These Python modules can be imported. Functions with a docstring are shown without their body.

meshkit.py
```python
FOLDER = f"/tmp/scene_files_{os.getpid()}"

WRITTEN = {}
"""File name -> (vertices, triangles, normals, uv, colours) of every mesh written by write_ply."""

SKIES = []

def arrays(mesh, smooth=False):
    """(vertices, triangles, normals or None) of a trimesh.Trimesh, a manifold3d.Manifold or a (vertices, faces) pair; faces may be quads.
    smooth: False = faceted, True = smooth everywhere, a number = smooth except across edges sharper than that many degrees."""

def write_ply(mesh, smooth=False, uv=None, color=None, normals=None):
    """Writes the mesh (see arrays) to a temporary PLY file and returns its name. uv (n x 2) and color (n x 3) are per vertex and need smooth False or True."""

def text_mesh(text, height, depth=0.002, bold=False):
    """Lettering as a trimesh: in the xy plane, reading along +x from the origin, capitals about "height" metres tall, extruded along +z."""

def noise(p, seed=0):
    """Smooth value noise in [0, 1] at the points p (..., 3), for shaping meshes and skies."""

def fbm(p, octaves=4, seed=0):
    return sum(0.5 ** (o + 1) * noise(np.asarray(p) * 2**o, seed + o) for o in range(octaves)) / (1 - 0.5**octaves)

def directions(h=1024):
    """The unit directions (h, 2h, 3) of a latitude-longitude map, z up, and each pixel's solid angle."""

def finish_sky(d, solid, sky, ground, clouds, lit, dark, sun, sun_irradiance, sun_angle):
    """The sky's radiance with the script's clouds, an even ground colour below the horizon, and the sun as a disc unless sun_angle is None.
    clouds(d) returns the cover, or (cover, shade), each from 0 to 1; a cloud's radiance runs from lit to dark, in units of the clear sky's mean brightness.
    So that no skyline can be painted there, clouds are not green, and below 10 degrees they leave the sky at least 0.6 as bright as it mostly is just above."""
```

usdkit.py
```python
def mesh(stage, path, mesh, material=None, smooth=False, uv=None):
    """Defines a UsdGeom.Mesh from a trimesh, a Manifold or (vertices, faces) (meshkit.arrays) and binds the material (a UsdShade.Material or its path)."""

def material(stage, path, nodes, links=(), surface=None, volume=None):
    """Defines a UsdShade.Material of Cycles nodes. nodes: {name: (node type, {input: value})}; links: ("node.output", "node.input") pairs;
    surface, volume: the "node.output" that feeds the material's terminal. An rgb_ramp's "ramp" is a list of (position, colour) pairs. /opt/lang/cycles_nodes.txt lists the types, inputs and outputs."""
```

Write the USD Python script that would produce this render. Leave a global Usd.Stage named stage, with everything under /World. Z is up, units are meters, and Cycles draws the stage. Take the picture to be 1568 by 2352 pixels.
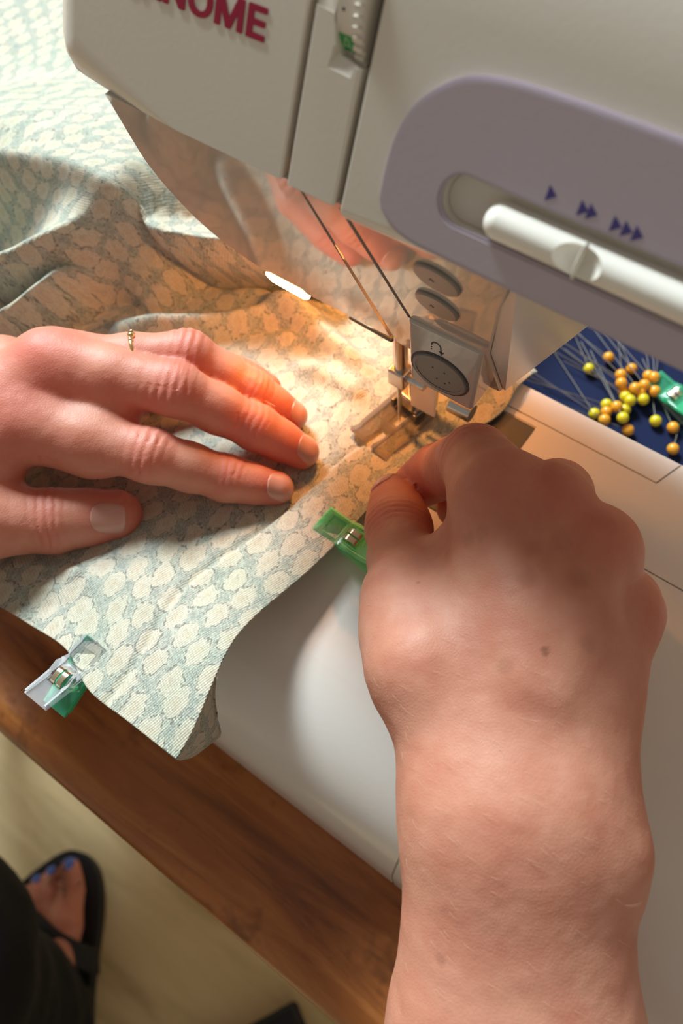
import math, random
import numpy as np
import trimesh, manifold3d as mf
import usdkit, meshkit
from pxr import Usd, UsdGeom, UsdLux, UsdShade, Gf, Sdf, Vt
from shapely.geometry import Polygon, LineString, Point
from shapely import affinity
from scipy.interpolate import CubicSpline

stage = Usd.Stage.CreateInMemory()
UsdGeom.SetStageUpAxis(stage, UsdGeom.Tokens.z)
UsdGeom.SetStageMetersPerUnit(stage, 1.0)
UsdGeom.Xform.Define(stage, '/World')
RND = random.Random(7)

# ------------------------------------------------------------------ camera
# origin: the machine's bed surface near the needle; x runs along the machine, y away from the person, z up
FPX = 1907.0
_X = np.array([4701, 2906, -1907.]); _X /= np.linalg.norm(_X)
_D = np.array([156, 1000, 1907.]); _D /= np.linalg.norm(_D)
_Y = np.cross(_X, _D); _Y /= np.linalg.norm(_Y); _D = np.cross(_Y, _X); _D /= np.linalg.norm(_D)
if _D[2] < 0: _D = -_D
ROT = np.stack([_X, _Y, -_D])
CAM = -(ROT @ (np.array([(945 - 784) / FPX, (1000 - 1176) / FPX, 1]) * .31))
def ray(u, v): return ROT @ np.array([(u - 784) / FPX, (v - 1176) / FPX, 1.])
def on_plane(u, v, n, c):
    r = ray(u, v); n = np.asarray(n, float)
    return CAM + (c - n @ CAM) / (n @ r) * r
def at(u, v, z_mm=0): return on_plane(u, v, (0, 0, 1), z_mm / 1000)

cam = UsdGeom.Camera.Define(stage, '/World/camera')
M = np.eye(4); M[:3, 0] = ROT[:, 0]; M[:3, 1] = -ROT[:, 1]; M[:3, 2] = -ROT[:, 2]; M[:3, 3] = CAM
cam.AddTransformOp().Set(Gf.Matrix4d(M.T.tolist()))
HA = 7.0
cam.CreateHorizontalApertureAttr(HA); cam.CreateVerticalApertureAttr(HA * 1.5)
cam.CreateFocalLengthAttr(HA * FPX / 1568)
cam.CreateFStopAttr(3.6); cam.CreateFocusDistanceAttr(.235)
cam.CreateClippingRangeAttr(Gf.Vec2f(.02, 100))
cam.CreateExposureAttr(0.0)

# ------------------------------------------------------------------ light: one tall window, dim room
def rect_light(name, pos, target, w, h, color, inten):
    L = UsdLux.RectLight.Define(stage, '/World/' + name)
    p, t = np.array(pos, float), np.array(target, float)
    z = (p - t) / np.linalg.norm(p - t); x = np.cross([0, 0, 1], z); x /= np.linalg.norm(x); y = np.cross(z, x)
    m = np.eye(4); m[:3, 0], m[:3, 1], m[:3, 2], m[:3, 3] = x, y, z, p
    L.AddTransformOp().Set(Gf.Matrix4d(m.T.tolist()))
    L.CreateWidthAttr(w); L.CreateHeightAttr(h); L.CreateColorAttr(Gf.Vec3f(*color)); L.CreateIntensityAttr(inten)
    return L
rect_light('window_daylight', (-1.32, .74, 1.56), (0, -.05, 0), .60, .60, (.87, .98, 1.0), 102.0)
dome = UsdLux.DomeLight.Define(stage, '/World/room_light')
dome.CreateColorAttr(Gf.Vec3f(1.0, .90, .78)); dome.CreateIntensityAttr(.085)
LAMP_POS, LAMP_POWER = (-.035, .013, .0585), 640.0

# ------------------------------------------------------------------ helpers
USED = {}
def numbered(path):
    n = USED.get(path, 0); USED[path] = n + 1
    return path if n == 0 else f'{path}_{n:03d}'
def pathof(p): return '/World' if p is None else str(p.GetPath())
def tag(prim, label=None, cat=None, group=None, kind=None):
    p = prim.GetPrim() if hasattr(prim, 'GetPrim') else prim
    for k, v in (('label', label), ('category', cat), ('group', group), ('kind', kind)):
        if v: p.SetCustomDataByKey(k, v)
    return p
def thing(name, label, cat, group=None, loc=(0, 0, 0), rot=None):
    x = UsdGeom.Xform.Define(stage, numbered('/World/' + name))
    if rot is not None:
        m = np.eye(4); m[:3, :3] = rot; m[:3, 3] = loc
        x.AddTransformOp().Set(Gf.Matrix4d(m.T.tolist()))
    else:
        x.AddTranslateOp().Set(Gf.Vec3d(*map(float, loc)))
    return tag(x, label, cat, group)
def obj(name, mesh, mat, parent=None, smooth=30, uv=None, label=None, kind=None):
    m = usdkit.mesh(stage, numbered(pathof(parent) + '/' + name), mesh, mat, smooth=smooth, uv=uv)
    return tag(m, label, kind=kind)
def primvar(prim, name, values):
    UsdGeom.PrimvarsAPI(prim).CreatePrimvar(name, Sdf.ValueTypeNames.FloatArray, 'vertex').Set(Vt.FloatArray.FromNumpy(np.asarray(values, np.float32)))

def hull_pts(pts): return mf.Manifold.hull_points(np.asarray(pts, float))
def ball(r, c, seg=24): return mf.Manifold.sphere(r, seg).translate(tuple(map(float, c)))
def hull_balls(cs, r, seg=24): return mf.Manifold.batch_hull([ball(r, c, seg) for c in cs])
def box(x0, x1, y0, y1, z0, z1): return mf.Manifold.cube((x1 - x0, y1 - y0, z1 - z0)).translate((x0, y0, z0))
def rbox(x0, x1, y0, y1, z0, z1, r=.001, seg=12):
    return hull_balls([(x, y, z) for x in (x0 + r, x1 - r) for y in (y0 + r, y1 - r) for z in (z0 + r, z1 - r)], r, seg)
def cyl(a, b, r, r2=None, seg=24):
    a, b = np.array(a, float), np.array(b, float); d = b - a; L = np.linalg.norm(d)
    m = mf.Manifold.cylinder(L, r, r if r2 is None else r2, seg)
    T = trimesh.geometry.align_vectors([0, 0, 1], d / L); T[:3, 3] = a
    return m.transform(T[:3, :4])
def extrude(poly, h, bevel=0.0):
    cs = mf.CrossSection([np.array(poly.exterior.coords)[:-1]] + [np.array(i.coords)[:-1] for i in poly.interiors], mf.FillRule.EvenOdd)
    if bevel <= 0: return mf.Manifold.extrude(cs, h)
    m = mf.Manifold.extrude(cs, h - bevel); n = 4
    for k in range(n):  # rounded upper rim
        a0, a1 = k / n * math.pi / 2, (k + 1) / n * math.pi / 2
        off = bevel * (1 - math.cos(a1)); top = h - bevel + bevel * math.sin(a1)
        m += mf.Manifold.extrude(cs.offset(-off, mf.JoinType.Round, 2.0, 24), top)
    return m
def to(m, o, u, v, n):
    T = np.eye(4); T[:3, 0], T[:3, 1], T[:3, 2], T[:3, 3] = u, v, n, o
    return m.transform(T[:3, :4])
def tm(m):
    k = m.to_mesh(); return trimesh.Trimesh(k.vert_properties[:, :3], k.tri_verts, process=False)
def spline(pts, n=60, closed=False):
    p = np.asarray(pts, float)
    if closed: p = np.vstack([p, p[:1]])
    t = np.r_[0, np.cumsum(np.sqrt(np.linalg.norm(np.diff(p, axis=0), axis=1)))]
    return CubicSpline(t, p, bc_type='periodic' if closed else 'natural')(np.linspace(0, t[-1], n + closed))[:n if closed else None]
def tube(pts, r, seg=8):
    """a swept round wire"""
    p = np.asarray(pts, float); n = len(p); d = np.gradient(p, axis=0); d /= np.linalg.norm(d, axis=1)[:, None]
    r = np.broadcast_to(r, n); V = []
    up = np.array([0.123, .31, .9])
    for i in range(n):
        x = np.cross(up, d[i]); x /= np.linalg.norm(x); y = np.cross(d[i], x); up = y
        V.append([p[i] + r[i] * (math.cos(a) * x + math.sin(a) * y) for a in np.arange(seg) / seg * 2 * math.pi])
    V = np.array(V).reshape(-1, 3); F = []
    for i in range(n - 1):
        for j in range(seg):
            a, b = i * seg + j, i * seg + (j + 1) % seg
            F += [[a, b, b + seg], [a, b + seg, a + seg]]
    V = np.vstack([V, p[0], p[-1]]); k = len(V)
    for j in range(seg):
        F += [[k - 2, (j + 1) % seg, j], [k - 1, (n - 1) * seg + j, (n - 1) * seg + (j + 1) % seg]]
    return trimesh.Trimesh(V, np.array(F), process=False)
def join(*ms): return trimesh.util.concatenate([m if isinstance(m, trimesh.Trimesh) else tm(m) for m in ms])

# ------------------------------------------------------------------ materials
LK = '/World/Looks/'
def principled(name, color, rough=.4, metal=0., spec=.5, **kw):
    return usdkit.material(stage, LK + name, {'p': ('principled_bsdf', {'base_color': color, 'roughness': rough, 'metallic': metal, 'specular_ior_level': spec, **kw})}, surface='p.BSDF')
def grained(name, color, rough, scale=900., amount=.00004, tint=.06, spec=.5):
    return usdkit.material(stage, LK + name, {
        't': ('texture_coordinate', {}), 'n': ('noise_texture', {'scale': scale, 'detail': 2.}), 'b': ('bump', {'strength': .5, 'distance': amount}),
        'n2': ('noise_texture', {'scale': 9., 'detail': 3.}), 'r': ('rgb_ramp', {'ramp': [(.3, tuple(c * (1 - tint) for c in color)), (.7, color)]}),
        'p': ('principled_bsdf', {'roughness': rough, 'specular_ior_level': spec})},
        [('t.object', 'n.vector'), ('n.fac', 'b.height'), ('b.normal', 'p.normal'), ('t.object', 'n2.vector'), ('n2.fac', 'r.fac'), ('r.color', 'p.base_color')], 'p.BSDF')
CREAM = (.76, .71, .63)
MT = dict(
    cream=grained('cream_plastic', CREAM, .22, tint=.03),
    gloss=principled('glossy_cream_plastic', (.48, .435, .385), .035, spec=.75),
    bed=grained('bed_plastic', (.80, .76, .71), .20, tint=.02),
    lilac=grained('lilac_plastic', (.50, .435, .50), .28, tint=.03),
    knob=principled('slider_plastic', (.86, .83, .76), .12),
    indigo=principled('indigo_print', (.06, .045, .22), .4),
    red=principled('crimson_print', (.36, .005, .045), .4),
    green=principled('green_print', (.06, .36, .10), .4),
    pale_green=principled('pale_green_print', (.30, .62, .30), .4),
    grey=grained('grey_button', (.23, .215, .20), .38, tint=.05),
    dark=principled('dark_gap', (.035, .03, .028), .5),
    brown_gap=principled('brown_gap', (.40, .26, .21), .4),
    ink=principled('dark_print', (.05, .045, .05), .5),
    steel=principled('steel', (.62, .60, .57), .22, 1.),
    darksteel=principled('dark_steel', (.20, .20, .18), .35, .8),
    chrome=principled('chrome', (.86, .83, .78), .1, 1.),
    gold=principled('gold', (.95, .72, .38), .16, 1.),
    brass=principled('bright_wire', (.93, .80, .58), .18, 1.),
    clear=principled('clear_acrylic', (.95, .95, .94), .07, transmission_weight=.92, ior=1.47),
    footclear=principled('smoky_acrylic', (.78, .76, .73), .08, transmission_weight=.82, ior=1.49),
    greenclear=principled('green_acrylic', (.62, .98, .70), .07, transmission_weight=.92, ior=1.45),
    tealclear=principled('teal_acrylic', (.22, .80, .55), .15, transmission_weight=.6, ior=1.45),
    navy=principled('navy_tray', (.003, .008, .040), .7, spec=.15),
    yellow=principled('yellow_bead', (.52, .44, .012), .25),
    orange=principled('orange_bead', (.62, .28, .02), .25),
    pinsteel=principled('pin_steel', (.10, .09, .08), .5, .3),
    black=principled('black_cloth', (.006, .006, .008), .9, spec=.2),
    rubber=principled('black_rubber', (.012, .013, .016), .6, spec=.3),
    nail_blue=principled('blue_varnish', (.03, .09, .42), .2),
    greycloth=principled('grey_cloth', (.30, .32, .28), .9, spec=.1),
    milky=usdkit.material(stage, LK + 'milky_plastic', {'t': ('translucent_bsdf', {'color': (.95, .90, .80)}), 'p': ('principled_bsdf', {'base_color': (.9, .86, .78), 'roughness': .15}), 'm': ('mix_closure', {'fac': .4})}, [('t.BSDF', 'm.closure2'), ('p.BSDF', 'm.closure1')], 'm.closure'),
    tab_glow=usdkit.material(stage, LK + 'glow_tab', {'e': ('emission', {'color': (1., .72, .38), 'strength': 7.})}, surface='e.emission'),  # emission puts lamplight into the tabs under the head rim
)
def acrylic(name, tint, body, fac):
    return usdkit.material(stage, LK + name, {'t': ('transparent_bsdf', {'color': tint}), 'p': ('principled_bsdf', {'base_color': body, 'roughness': .07, 'specular_ior_level': .8}), 'tr': ('translucent_bsdf', {'color': body}),
        'm0': ('mix_closure', {'fac': .5}), 'f': ('fresnel', {'IOR': 1.5}), 'a': ('math', {'math_type': 'add', 'value2': fac}), 'm': ('mix_closure', {})},
        [('p.BSDF', 'm0.closure1'), ('tr.BSDF', 'm0.closure2'), ('f.fac', 'a.value1'), ('a.value', 'm.fac'), ('t.BSDF', 'm.closure1'), ('m0.closure', 'm.closure2')], 'm.closure')
MT['clear'] = acrylic('clear_plastic', (.94, .95, .96), (.62, .63, .66), .03)
MT['footclear'] = acrylic('foot_plastic', (.78, .75, .71), (.50, .46, .41), .22)
MT['greenclear'] = acrylic('green_plastic', (.70, 1., .78), (.62, 1., .72), .14)
MT['tealclear'] = acrylic('teal_plastic', (.45, .92, .72), (.16, .66, .44), .30)
def wood(name, c0, c1, c2, scale, rough, vec, spec=.5, blotch=True):
    return usdkit.material(stage, LK + name, {
        't': ('texture_coordinate', {}), 'm': ('mapping', {'scale': vec}),
        'n': ('noise_texture', {'scale': scale, 'detail': 6., 'roughness': .62, 'distortion': .6}),
        'r': ('rgb_ramp', {'ramp': [(.25, c0), (.5, c1), (.8, c2)]}),
        'n2': ('noise_texture', {'scale': 26., 'detail': 4., 'roughness': .7}), 'r2': ('rgb_ramp', {'ramp': [(.30, (.35, .30, .28)), (.42, (1, 1, 1))]}),
        'x': ('mix_color', {'blend_type': 'multiply', 'fac': .75 if blotch else 0.}),
        'b': ('bump', {'strength': .3, 'distance': .0004}), 'p': ('principled_bsdf', {'roughness': rough, 'specular_ior_level': spec})},
        [('t.object', 'm.vector'), ('m.vector', 'n.vector'), ('n.fac', 'r.fac'), ('t.object', 'n2.vector'), ('n2.fac', 'r2.fac'), ('r.color', 'x.a'), ('r2.color', 'x.b'),
         ('x.result', 'p.base_color'), ('n.fac', 'b.height'), ('b.normal', 'p.normal')], 'p.BSDF')
MT['table'] = wood('table_wood', (.12, .030, .006), (.34, .108, .022), (.54, .22, .062), 9., .34, (1.2, 9., 9.))
MT['floor'] = wood('floor_wood', (.46, .35, .17), (.66, .52, .28), (.74, .60, .34), 5., .5, (1., 7., 1.), blotch=False)

# cotton print: cream medallions ringed by broken dark outlines on sage
def cloth_material(name, cell=.0085):
    k = 1 / cell
    N = {'uv': ('uvmap', {}), 'm': ('mapping', {'rotation': (0, 0, .35), 'scale': (k * 1.18, k * .86, 1.)}),
         'w': ('noise_texture', {'scale': 1.6, 'detail': 2.}), 'wc': ('vector_math', {'math_type': 'subtract', 'vector2': (.5, .5, .5)}),
         'ws': ('vector_math', {'math_type': 'scale', 'scale': .36}), 'jn': ('noise_texture', {'scale': 4.5, 'detail': 2.}), 'jc': ('vector_math', {'math_type': 'subtract', 'vector2': (.5, .5, .5)}), 'js': ('vector_math', {'math_type': 'scale', 'scale': .36}), 'ja': ('vector_math', {'math_type': 'add'}), 'wa': ('vector_math', {'math_type': 'add'}),
         'v': ('voronoi_texture', {'dimensions': '2D', 'feature': 'f1', 'scale': 1., 'randomness': .26}),
         'v2': ('voronoi_texture', {'dimensions': '2D', 'feature': 'distance_to_edge', 'scale': 1., 'randomness': .38}),
         'base': ('rgb_ramp', {'ramp': [(0., (.53, .445, .34)), (.18, (.585, .52, .415)), (.42, (.585, .535, .44)), (.50, (.475, .475, .405)), (.70, (.425, .44, .385)), (1., (.40, .42, .37))]}),
         'ring': ('rgb_ramp', {'ramp': [(.13, (0, 0, 0)), (.16, (.45, .45, .45)), (.19, (0, 0, 0)), (.27, (0, 0, 0)), (.30, (.35, .35, .35)), (.33, (0, 0, 0)), (.39, (.1, .1, .1)), (.42, (1, 1, 1)), (.45, (1, 1, 1)), (.475, (.15, .15, .15)), (.51, (.0, .0, .0)), (.53, (.7, .7, .7)), (.55, (.05, .05, .05)), (.60, (.6, .6, .6)), (.63, (.05, .05, .05)), (.67, (.5, .5, .5)), (.70, (0, 0, 0))]}),
         'br': ('noise_texture', {'scale': 5.5, 'detail': 3., 'roughness': .65}), 'brr': ('rgb_ramp', {'ramp': [(.42, (0, 0, 0)), (.54, (1, 1, 1))]}),
         'sq': ('noise_texture', {'scale': 4.4, 'detail': 3., 'roughness': .6, 'distortion': 1.5}), 'sqr': ('rgb_ramp', {'ramp': [(.468, (0, 0, 0)), (.492, (1, 1, 1)), (.508, (1, 1, 1)), (.532, (0, 0, 0))]}),
         'sm': ('rgb_ramp', {'ramp': [(.10, (.38, .38, .38)), (.42, (.40, .40, .40)), (.52, (.9, .9, .9))]}),
         'rb': ('math', {'math_type': 'multiply'}), 'sb': ('math', {'math_type': 'multiply'}), 'mx': ('math', {'math_type': 'maximum'}), 'ms': ('math', {'math_type': 'multiply', 'value2': .72}),
         'big': ('noise_texture', {'scale': .35, 'detail': 2.}), 'bigr': ('rgb_ramp', {'ramp': [(.35, (.90, .97, .94)), (.65, (1, 1, 1))]}), 'bm': ('mix_color', {'blend_type': 'multiply', 'fac': 1.}),
         'col': ('mix_color', {'blend_type': 'mix', 'b': (.075, .092, .090)}),
         'w1': ('wave_texture', {'wave_type': 'bands', 'bands_direction': 'x', 'scale': 3.6, 'distortion': .6, 'detail': 1.}), 'w2': ('wave_texture', {'wave_type': 'bands', 'bands_direction': 'y', 'scale': 3.6, 'distortion': .6, 'detail': 1.}),
         'wm': ('math', {'math_type': 'add'}), 'b': ('bump', {'strength': .6, 'distance': .00012}),
         'p': ('principled_bsdf', {'roughness': .85, 'specular_ior_level': .15, 'sheen_weight': .15}), 'tl': ('translucent_bsdf', {}), 'mixc': ('mix_closure', {'fac': .12})}
    Lk = [('uv.UV', 'm.vector'), ('m.vector', 'w.vector'), ('w.color', 'wc.vector1'), ('wc.vector', 'ws.vector1'), ('m.vector', 'wa.vector1'), ('ws.vector', 'wa.vector2'),
          ('m.vector', 'jn.vector'), ('jn.color', 'jc.vector1'), ('jc.vector', 'js.vector1'), ('wa.vector', 'ja.vector1'), ('js.vector', 'ja.vector2'), ('ja.vector', 'v.vector'), ('v.distance', 'base.fac'), ('v.distance', 'ring.fac'), ('m.vector', 'br.vector'), ('br.fac', 'brr.fac'), ('m.vector', 'sq.vector'), ('sq.fac', 'sqr.fac'),
          ('v.distance', 'sm.fac'), ('ring.color', 'rb.value1'), ('brr.color', 'rb.value2'), ('sqr.color', 'sb.value1'), ('sm.color', 'sb.value2'), ('rb.value', 'mx.value1'), ('sb.value', 'mx.value2'),
          ('mx.value', 'ms.value1'), ('m.vector', 'big.vector'), ('big.fac', 'bigr.fac'), ('base.color', 'bm.a'), ('bigr.color', 'bm.b'), ('bm.result', 'col.a'), ('ms.value', 'col.fac'),
          ('col.result', 'p.base_color'), ('m.vector', 'w1.vector'), ('m.vector', 'w2.vector'), ('w1.fac', 'wm.value1'), ('w2.fac', 'wm.value2'), ('wm.value', 'b.height'), ('b.normal', 'p.normal'),
          ('col.result', 'tl.color'), ('p.BSDF', 'mixc.closure1'), ('tl.BSDF', 'mixc.closure2')]
    del N['v2']
    return usdkit.material(stage, LK + name, N, Lk, 'mixc.closure')
MT['cloth'] = cloth_material('printed_cotton', .0105)

# skin: mottled, redder where the vertex attribute "flush" says (knuckles, tips), brown freckles where "spot" says
def skin_material(name, base, flush, blotch):
    N = {'t': ('texture_coordinate', {}), 'n': ('noise_texture', {'scale': 75., 'detail': 4., 'roughness': .6}),
         'r': ('rgb_ramp', {'ramp': [(.3, blotch), (.62, base)]}), 'a': ('attribute', {'attribute': 'flush'}), 's': ('attribute', {'attribute': 'spot'}),
         'm': ('mix_color', {'blend_type': 'mix', 'b': flush}), 'm2': ('mix_color', {'blend_type': 'mix', 'b': (.17, .062, .036)}),
         'v': ('voronoi_texture', {'feature': 'distance_to_edge', 'scale': 1050., 'randomness': 1.}), 'vr': ('rgb_ramp', {'ramp': [(.0, (0, 0, 0)), (.22, (1, 1, 1))]}),
         'f': ('noise_texture', {'scale': 1500., 'detail': 2.}), 'add': ('math', {'math_type': 'add'}),
         'b': ('bump', {'strength': .30, 'distance': .00010}),
         'p': ('principled_bsdf', {'roughness': .54, 'specular_ior_level': .40, 'subsurface_weight': .28, 'subsurface_radius': (1., .32, .14), 'subsurface_scale': .0042})}
    L = [('t.object', 'n.vector'), ('n.fac', 'r.fac'), ('r.color', 'm.a'), ('a.fac', 'm.fac'), ('m.result', 'm2.a'), ('s.fac', 'm2.fac'), ('m2.result', 'p.base_color'),
         ('t.object', 'v.vector'), ('v.distance', 'vr.fac'), ('t.object', 'f.vector'), ('vr.color', 'add.value1'), ('f.fac', 'add.value2'), ('add.value', 'b.height'), ('b.normal', 'p.normal')]
    return usdkit.material(stage, LK + name, N, L, 'p.BSDF')
MT['skin'] = skin_material('skin', (.535, .245, .165), (.52, .125, .09), (.475, .182, .118))
MT['nail'] = principled('fingernail', (.58, .255, .20), .25, spec=.45, subsurface_weight=.2, subsurface_scale=.002)

# ------------------------------------------------------------------ setting
FLOOR_Z, TABLE_Z = -.80, -.080
tag(obj('floor', box(-2.2, 2.2, -2.2, 2.2, FLOOR_Z - .05, FLOOR_Z), MT['floor'], smooth=False), kind='structure')

MT['wall'] = grained('painted_wall', (.62, .56, .48), .8, scale=60., amount=.0004, spec=.2)
for n_, m_ in (('wall_back', box(-2.2, 2.2, 2.2, 2.3, FLOOR_Z, 1.7)), ('wall_left', box(-2.3, -2.2, -2.2, 2.3, FLOOR_Z, 1.7)), ('wall_right', box(2.2, 2.3, -2.2, 2.3, FLOOR_Z, 1.7))):
    tag(obj(n_, m_, MT['wall'], smooth=False), kind='structure')

# table
TF = -.1772
t = thing('wooden_table', 'reddish brown varnished wooden table with worn rounded front edge under the sewing machine', 'table', loc=(0, 0, FLOOR_Z))
def local(m, o=(0, 0, FLOOR_Z)): return m.translate((-o[0], -o[1], -o[2]))
r = .0112
top = hull_balls([(x, y, z) for x in (-.64 + r, .75 - r) for y in (TF + r, .62 - r) for z in (TABLE_Z - r, TABLE_Z - .024 + .0112)], r, 32)
obj('tabletop', local(top), MT['table'], t)
obj('apron', local(box(-.58, .69, TF + .03, TF + .05, TABLE_Z - .115, TABLE_Z - .02)), MT['table'], t, smooth=False)
for x in (-.57, .68):
    for y in (TF + .06, .56):
        obj('leg', local(hull_pts([(x + a, y + b, TABLE_Z - .02) for a in (-.03, .03) for b in (-.03, .03)] + [(x + a, y + b, FLOOR_Z) for a in (-.02, .02) for b in (-.02, .02)])), MT['table'], t, smooth=False)

# ------------------------------------------------------------------ sewing machine
sm = thing('sewing_machine', 'cream and lilac electric sewing machine with speed slider, head over the cloth', 'sewing machine', loc=(0, 0, TABLE_Z))
def S(m): return m.translate((0, 0, -TABLE_Z)) if isinstance(m, mf.Manifold) else m.copy().apply_translation((0, 0, -TABLE_Z))
# bed: flat top, big rounded front shoulder
def bed_profile(inset=0.):
    p = [(.0435 - inset, TABLE_Z), (.0435 - inset, -.0012), (.0425 - inset, -inset)]
    for a in np.linspace(0, math.pi / 2, 24):
        p.append((-.083 - (.0437 - inset) * math.sin(a), -inset - (.050 - inset) * (1 - math.cos(a))))
    p += [(-.1267 + inset, TABLE_Z)]
    return Polygon(p)
def along_x(poly, x0, x1):  # polygon in (y, z)
    return to(extrude(poly, x1 - x0), (x0, 0, 0), (0, 1, 0), (0, 0, 1), (1, 0, 0))
bed = along_x(bed_profile(), -.36, .30)
core = along_x(bed_profile(.0011), -.5, .4)
g = box(.0772, .0780, -.2, -.089, -.1, .01) - core
for cut in (box(-.03, .0832, .0308, .0315, -.0011, .01), box(.090, .31, -.0013, -.0007, -.0011, .01), box(-.030, .0365, -.022, .0285, -.0006, .01)): g += cut
g += hull_pts([(x + d, y, z) for (x, y) in ((.0825, .031), (.0868, .0437)) for d in (0, .0007) for z in (-.0012, .01)])
obj('bed', S(bed - g), MT['bed'], sm)
obj('upright', S(rbox(.185, .30, -.035, .075, -.004, .16, .012, 24)), MT['cream'], sm)
obj('needle_plate', S(rbox(-.0296, .0361, -.0216, .0281, -.0020, -.0001, .0004)), MT['darksteel'], sm)

# head and arm: one side profile (y, z), front leaning back
LEAN = .52
def fy(z): return -.034 + LEAN * (z - .137)
prof = [(fy(.1345) + .0012, .1338), (fy(.1365), .1362), (fy(.172), .172), (fy(.172) + .0085, .185), (fy(.172) + .021, .198), (fy(.172) + .038, .207), (.045, .210), (.070, .206), (.083, .19), (.084, .14), (.082, .1338)]
def head_piece(x0, x1, r0=0.0006, r1=.0006, zcut=None, drop=0.):
    def ring(x, r): return [ball(r, (x, y, z), 20 if r > .002 else 8) for y, z in inset(r)]
    def inset(r):
        q = Polygon([(fy(.1365 - drop), .1362 - drop)] + prof[2:-1] + [(.082, .1338 - drop)] if drop else prof).buffer(-r * .999, join_style=2, mitre_limit=3)
        return list(q.exterior.coords)[:-1]
    m = mf.Manifold.batch_hull(ring(x0 + r0, r0) + ring(x1 - r1, r1))
    if zcut: m = m.trim_by_plane((0, 0, 1), zcut)
    return m
FU, FV, FN = np.array([1, 0, 0.]), np.array([0, LEAN, 1]) / math.hypot(LEAN, 1), np.array([0, -1, LEAN]) / math.hypot(LEAN, 1)
FO = np.array([0, fy(.137), .137])
def on_face(m, lift=0.): return to(m, FO + FN * lift, FU, FV, FN)  # local x along, y up the face, z out of it
def fmm(pts): return Polygon(np.array(pts) / 1000)

cover = head_piece(-.0868, -.0119, .0105, .0005, .1366, .0065)
fc = obj('face_cover', S(cover), MT['cream'], sm)
word = meshkit.text_mesh('JANOME', .00565, .00012, bold=True)
word.apply_translation(-np.array([word.bounds[0, 0], 0, 0])); word.apply_scale([.0355 / (word.bounds[1, 0] - word.bounds[0, 0]) * 1.13, 1, 1])
word.apply_translation([-.0213 - word.bounds[1, 0], .0243, 0])
T = np.eye(4); T[:3, 0], T[:3, 1], T[:3, 2], T[:3, 3] = FU, FV, FN, FO + FN * .00002
word = join(*[word.copy().apply_translation((dx, dy, k_ * 4e-6)) for k_, (dx, dy) in enumerate(((0, 0), (.00016, 0), (-.00016, 0), (0, .00010), (0, -.00010), (.00016, .0001), (-.00016, -.0001)))])
word.apply_transform(T)
obj('lettering', S(word), MT['red'], fc, smooth=False, label='crimson capital lettering')
# narrow strip between the two seams, with the tension dial
strip = head_piece(-.0103, .0026, .0006, .0006, .1362)
strip -= on_face(extrude(fmm([(-3.6, 26.9), (1.6, 26.0), (6, 26.2), (6, 60), (-5.6, 60), (-5.6, 33)]), .04), -.020)
strip -= on_face(extrude(fmm([(-8.6 + 2.8, 33.6), (-11, 34.1), (-11, 60), (-5.6, 60)]), .01), -.0006)
strip -= to(hull_pts([(-.0052, .0240, .002), (.0004, .0236, .002), (-.0046, .0272, -.0018), (.0014, .0266, -.0018), (-.0052, .0240, .0001), (.0004, .0236, .0001), (-.0046, .03, .002), (.0014, .03, .002)]), FO, FU, FV, FN)
st = obj('guide_cover', S(strip), MT['cream'], sm)
WR, WC = .0160, np.array([0, 38.0, -15.4]) / 1000
def wheel_local(m): return to(m, FO + FV * WC[1] + FN * WC[2], FU, FV, FN)
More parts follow.
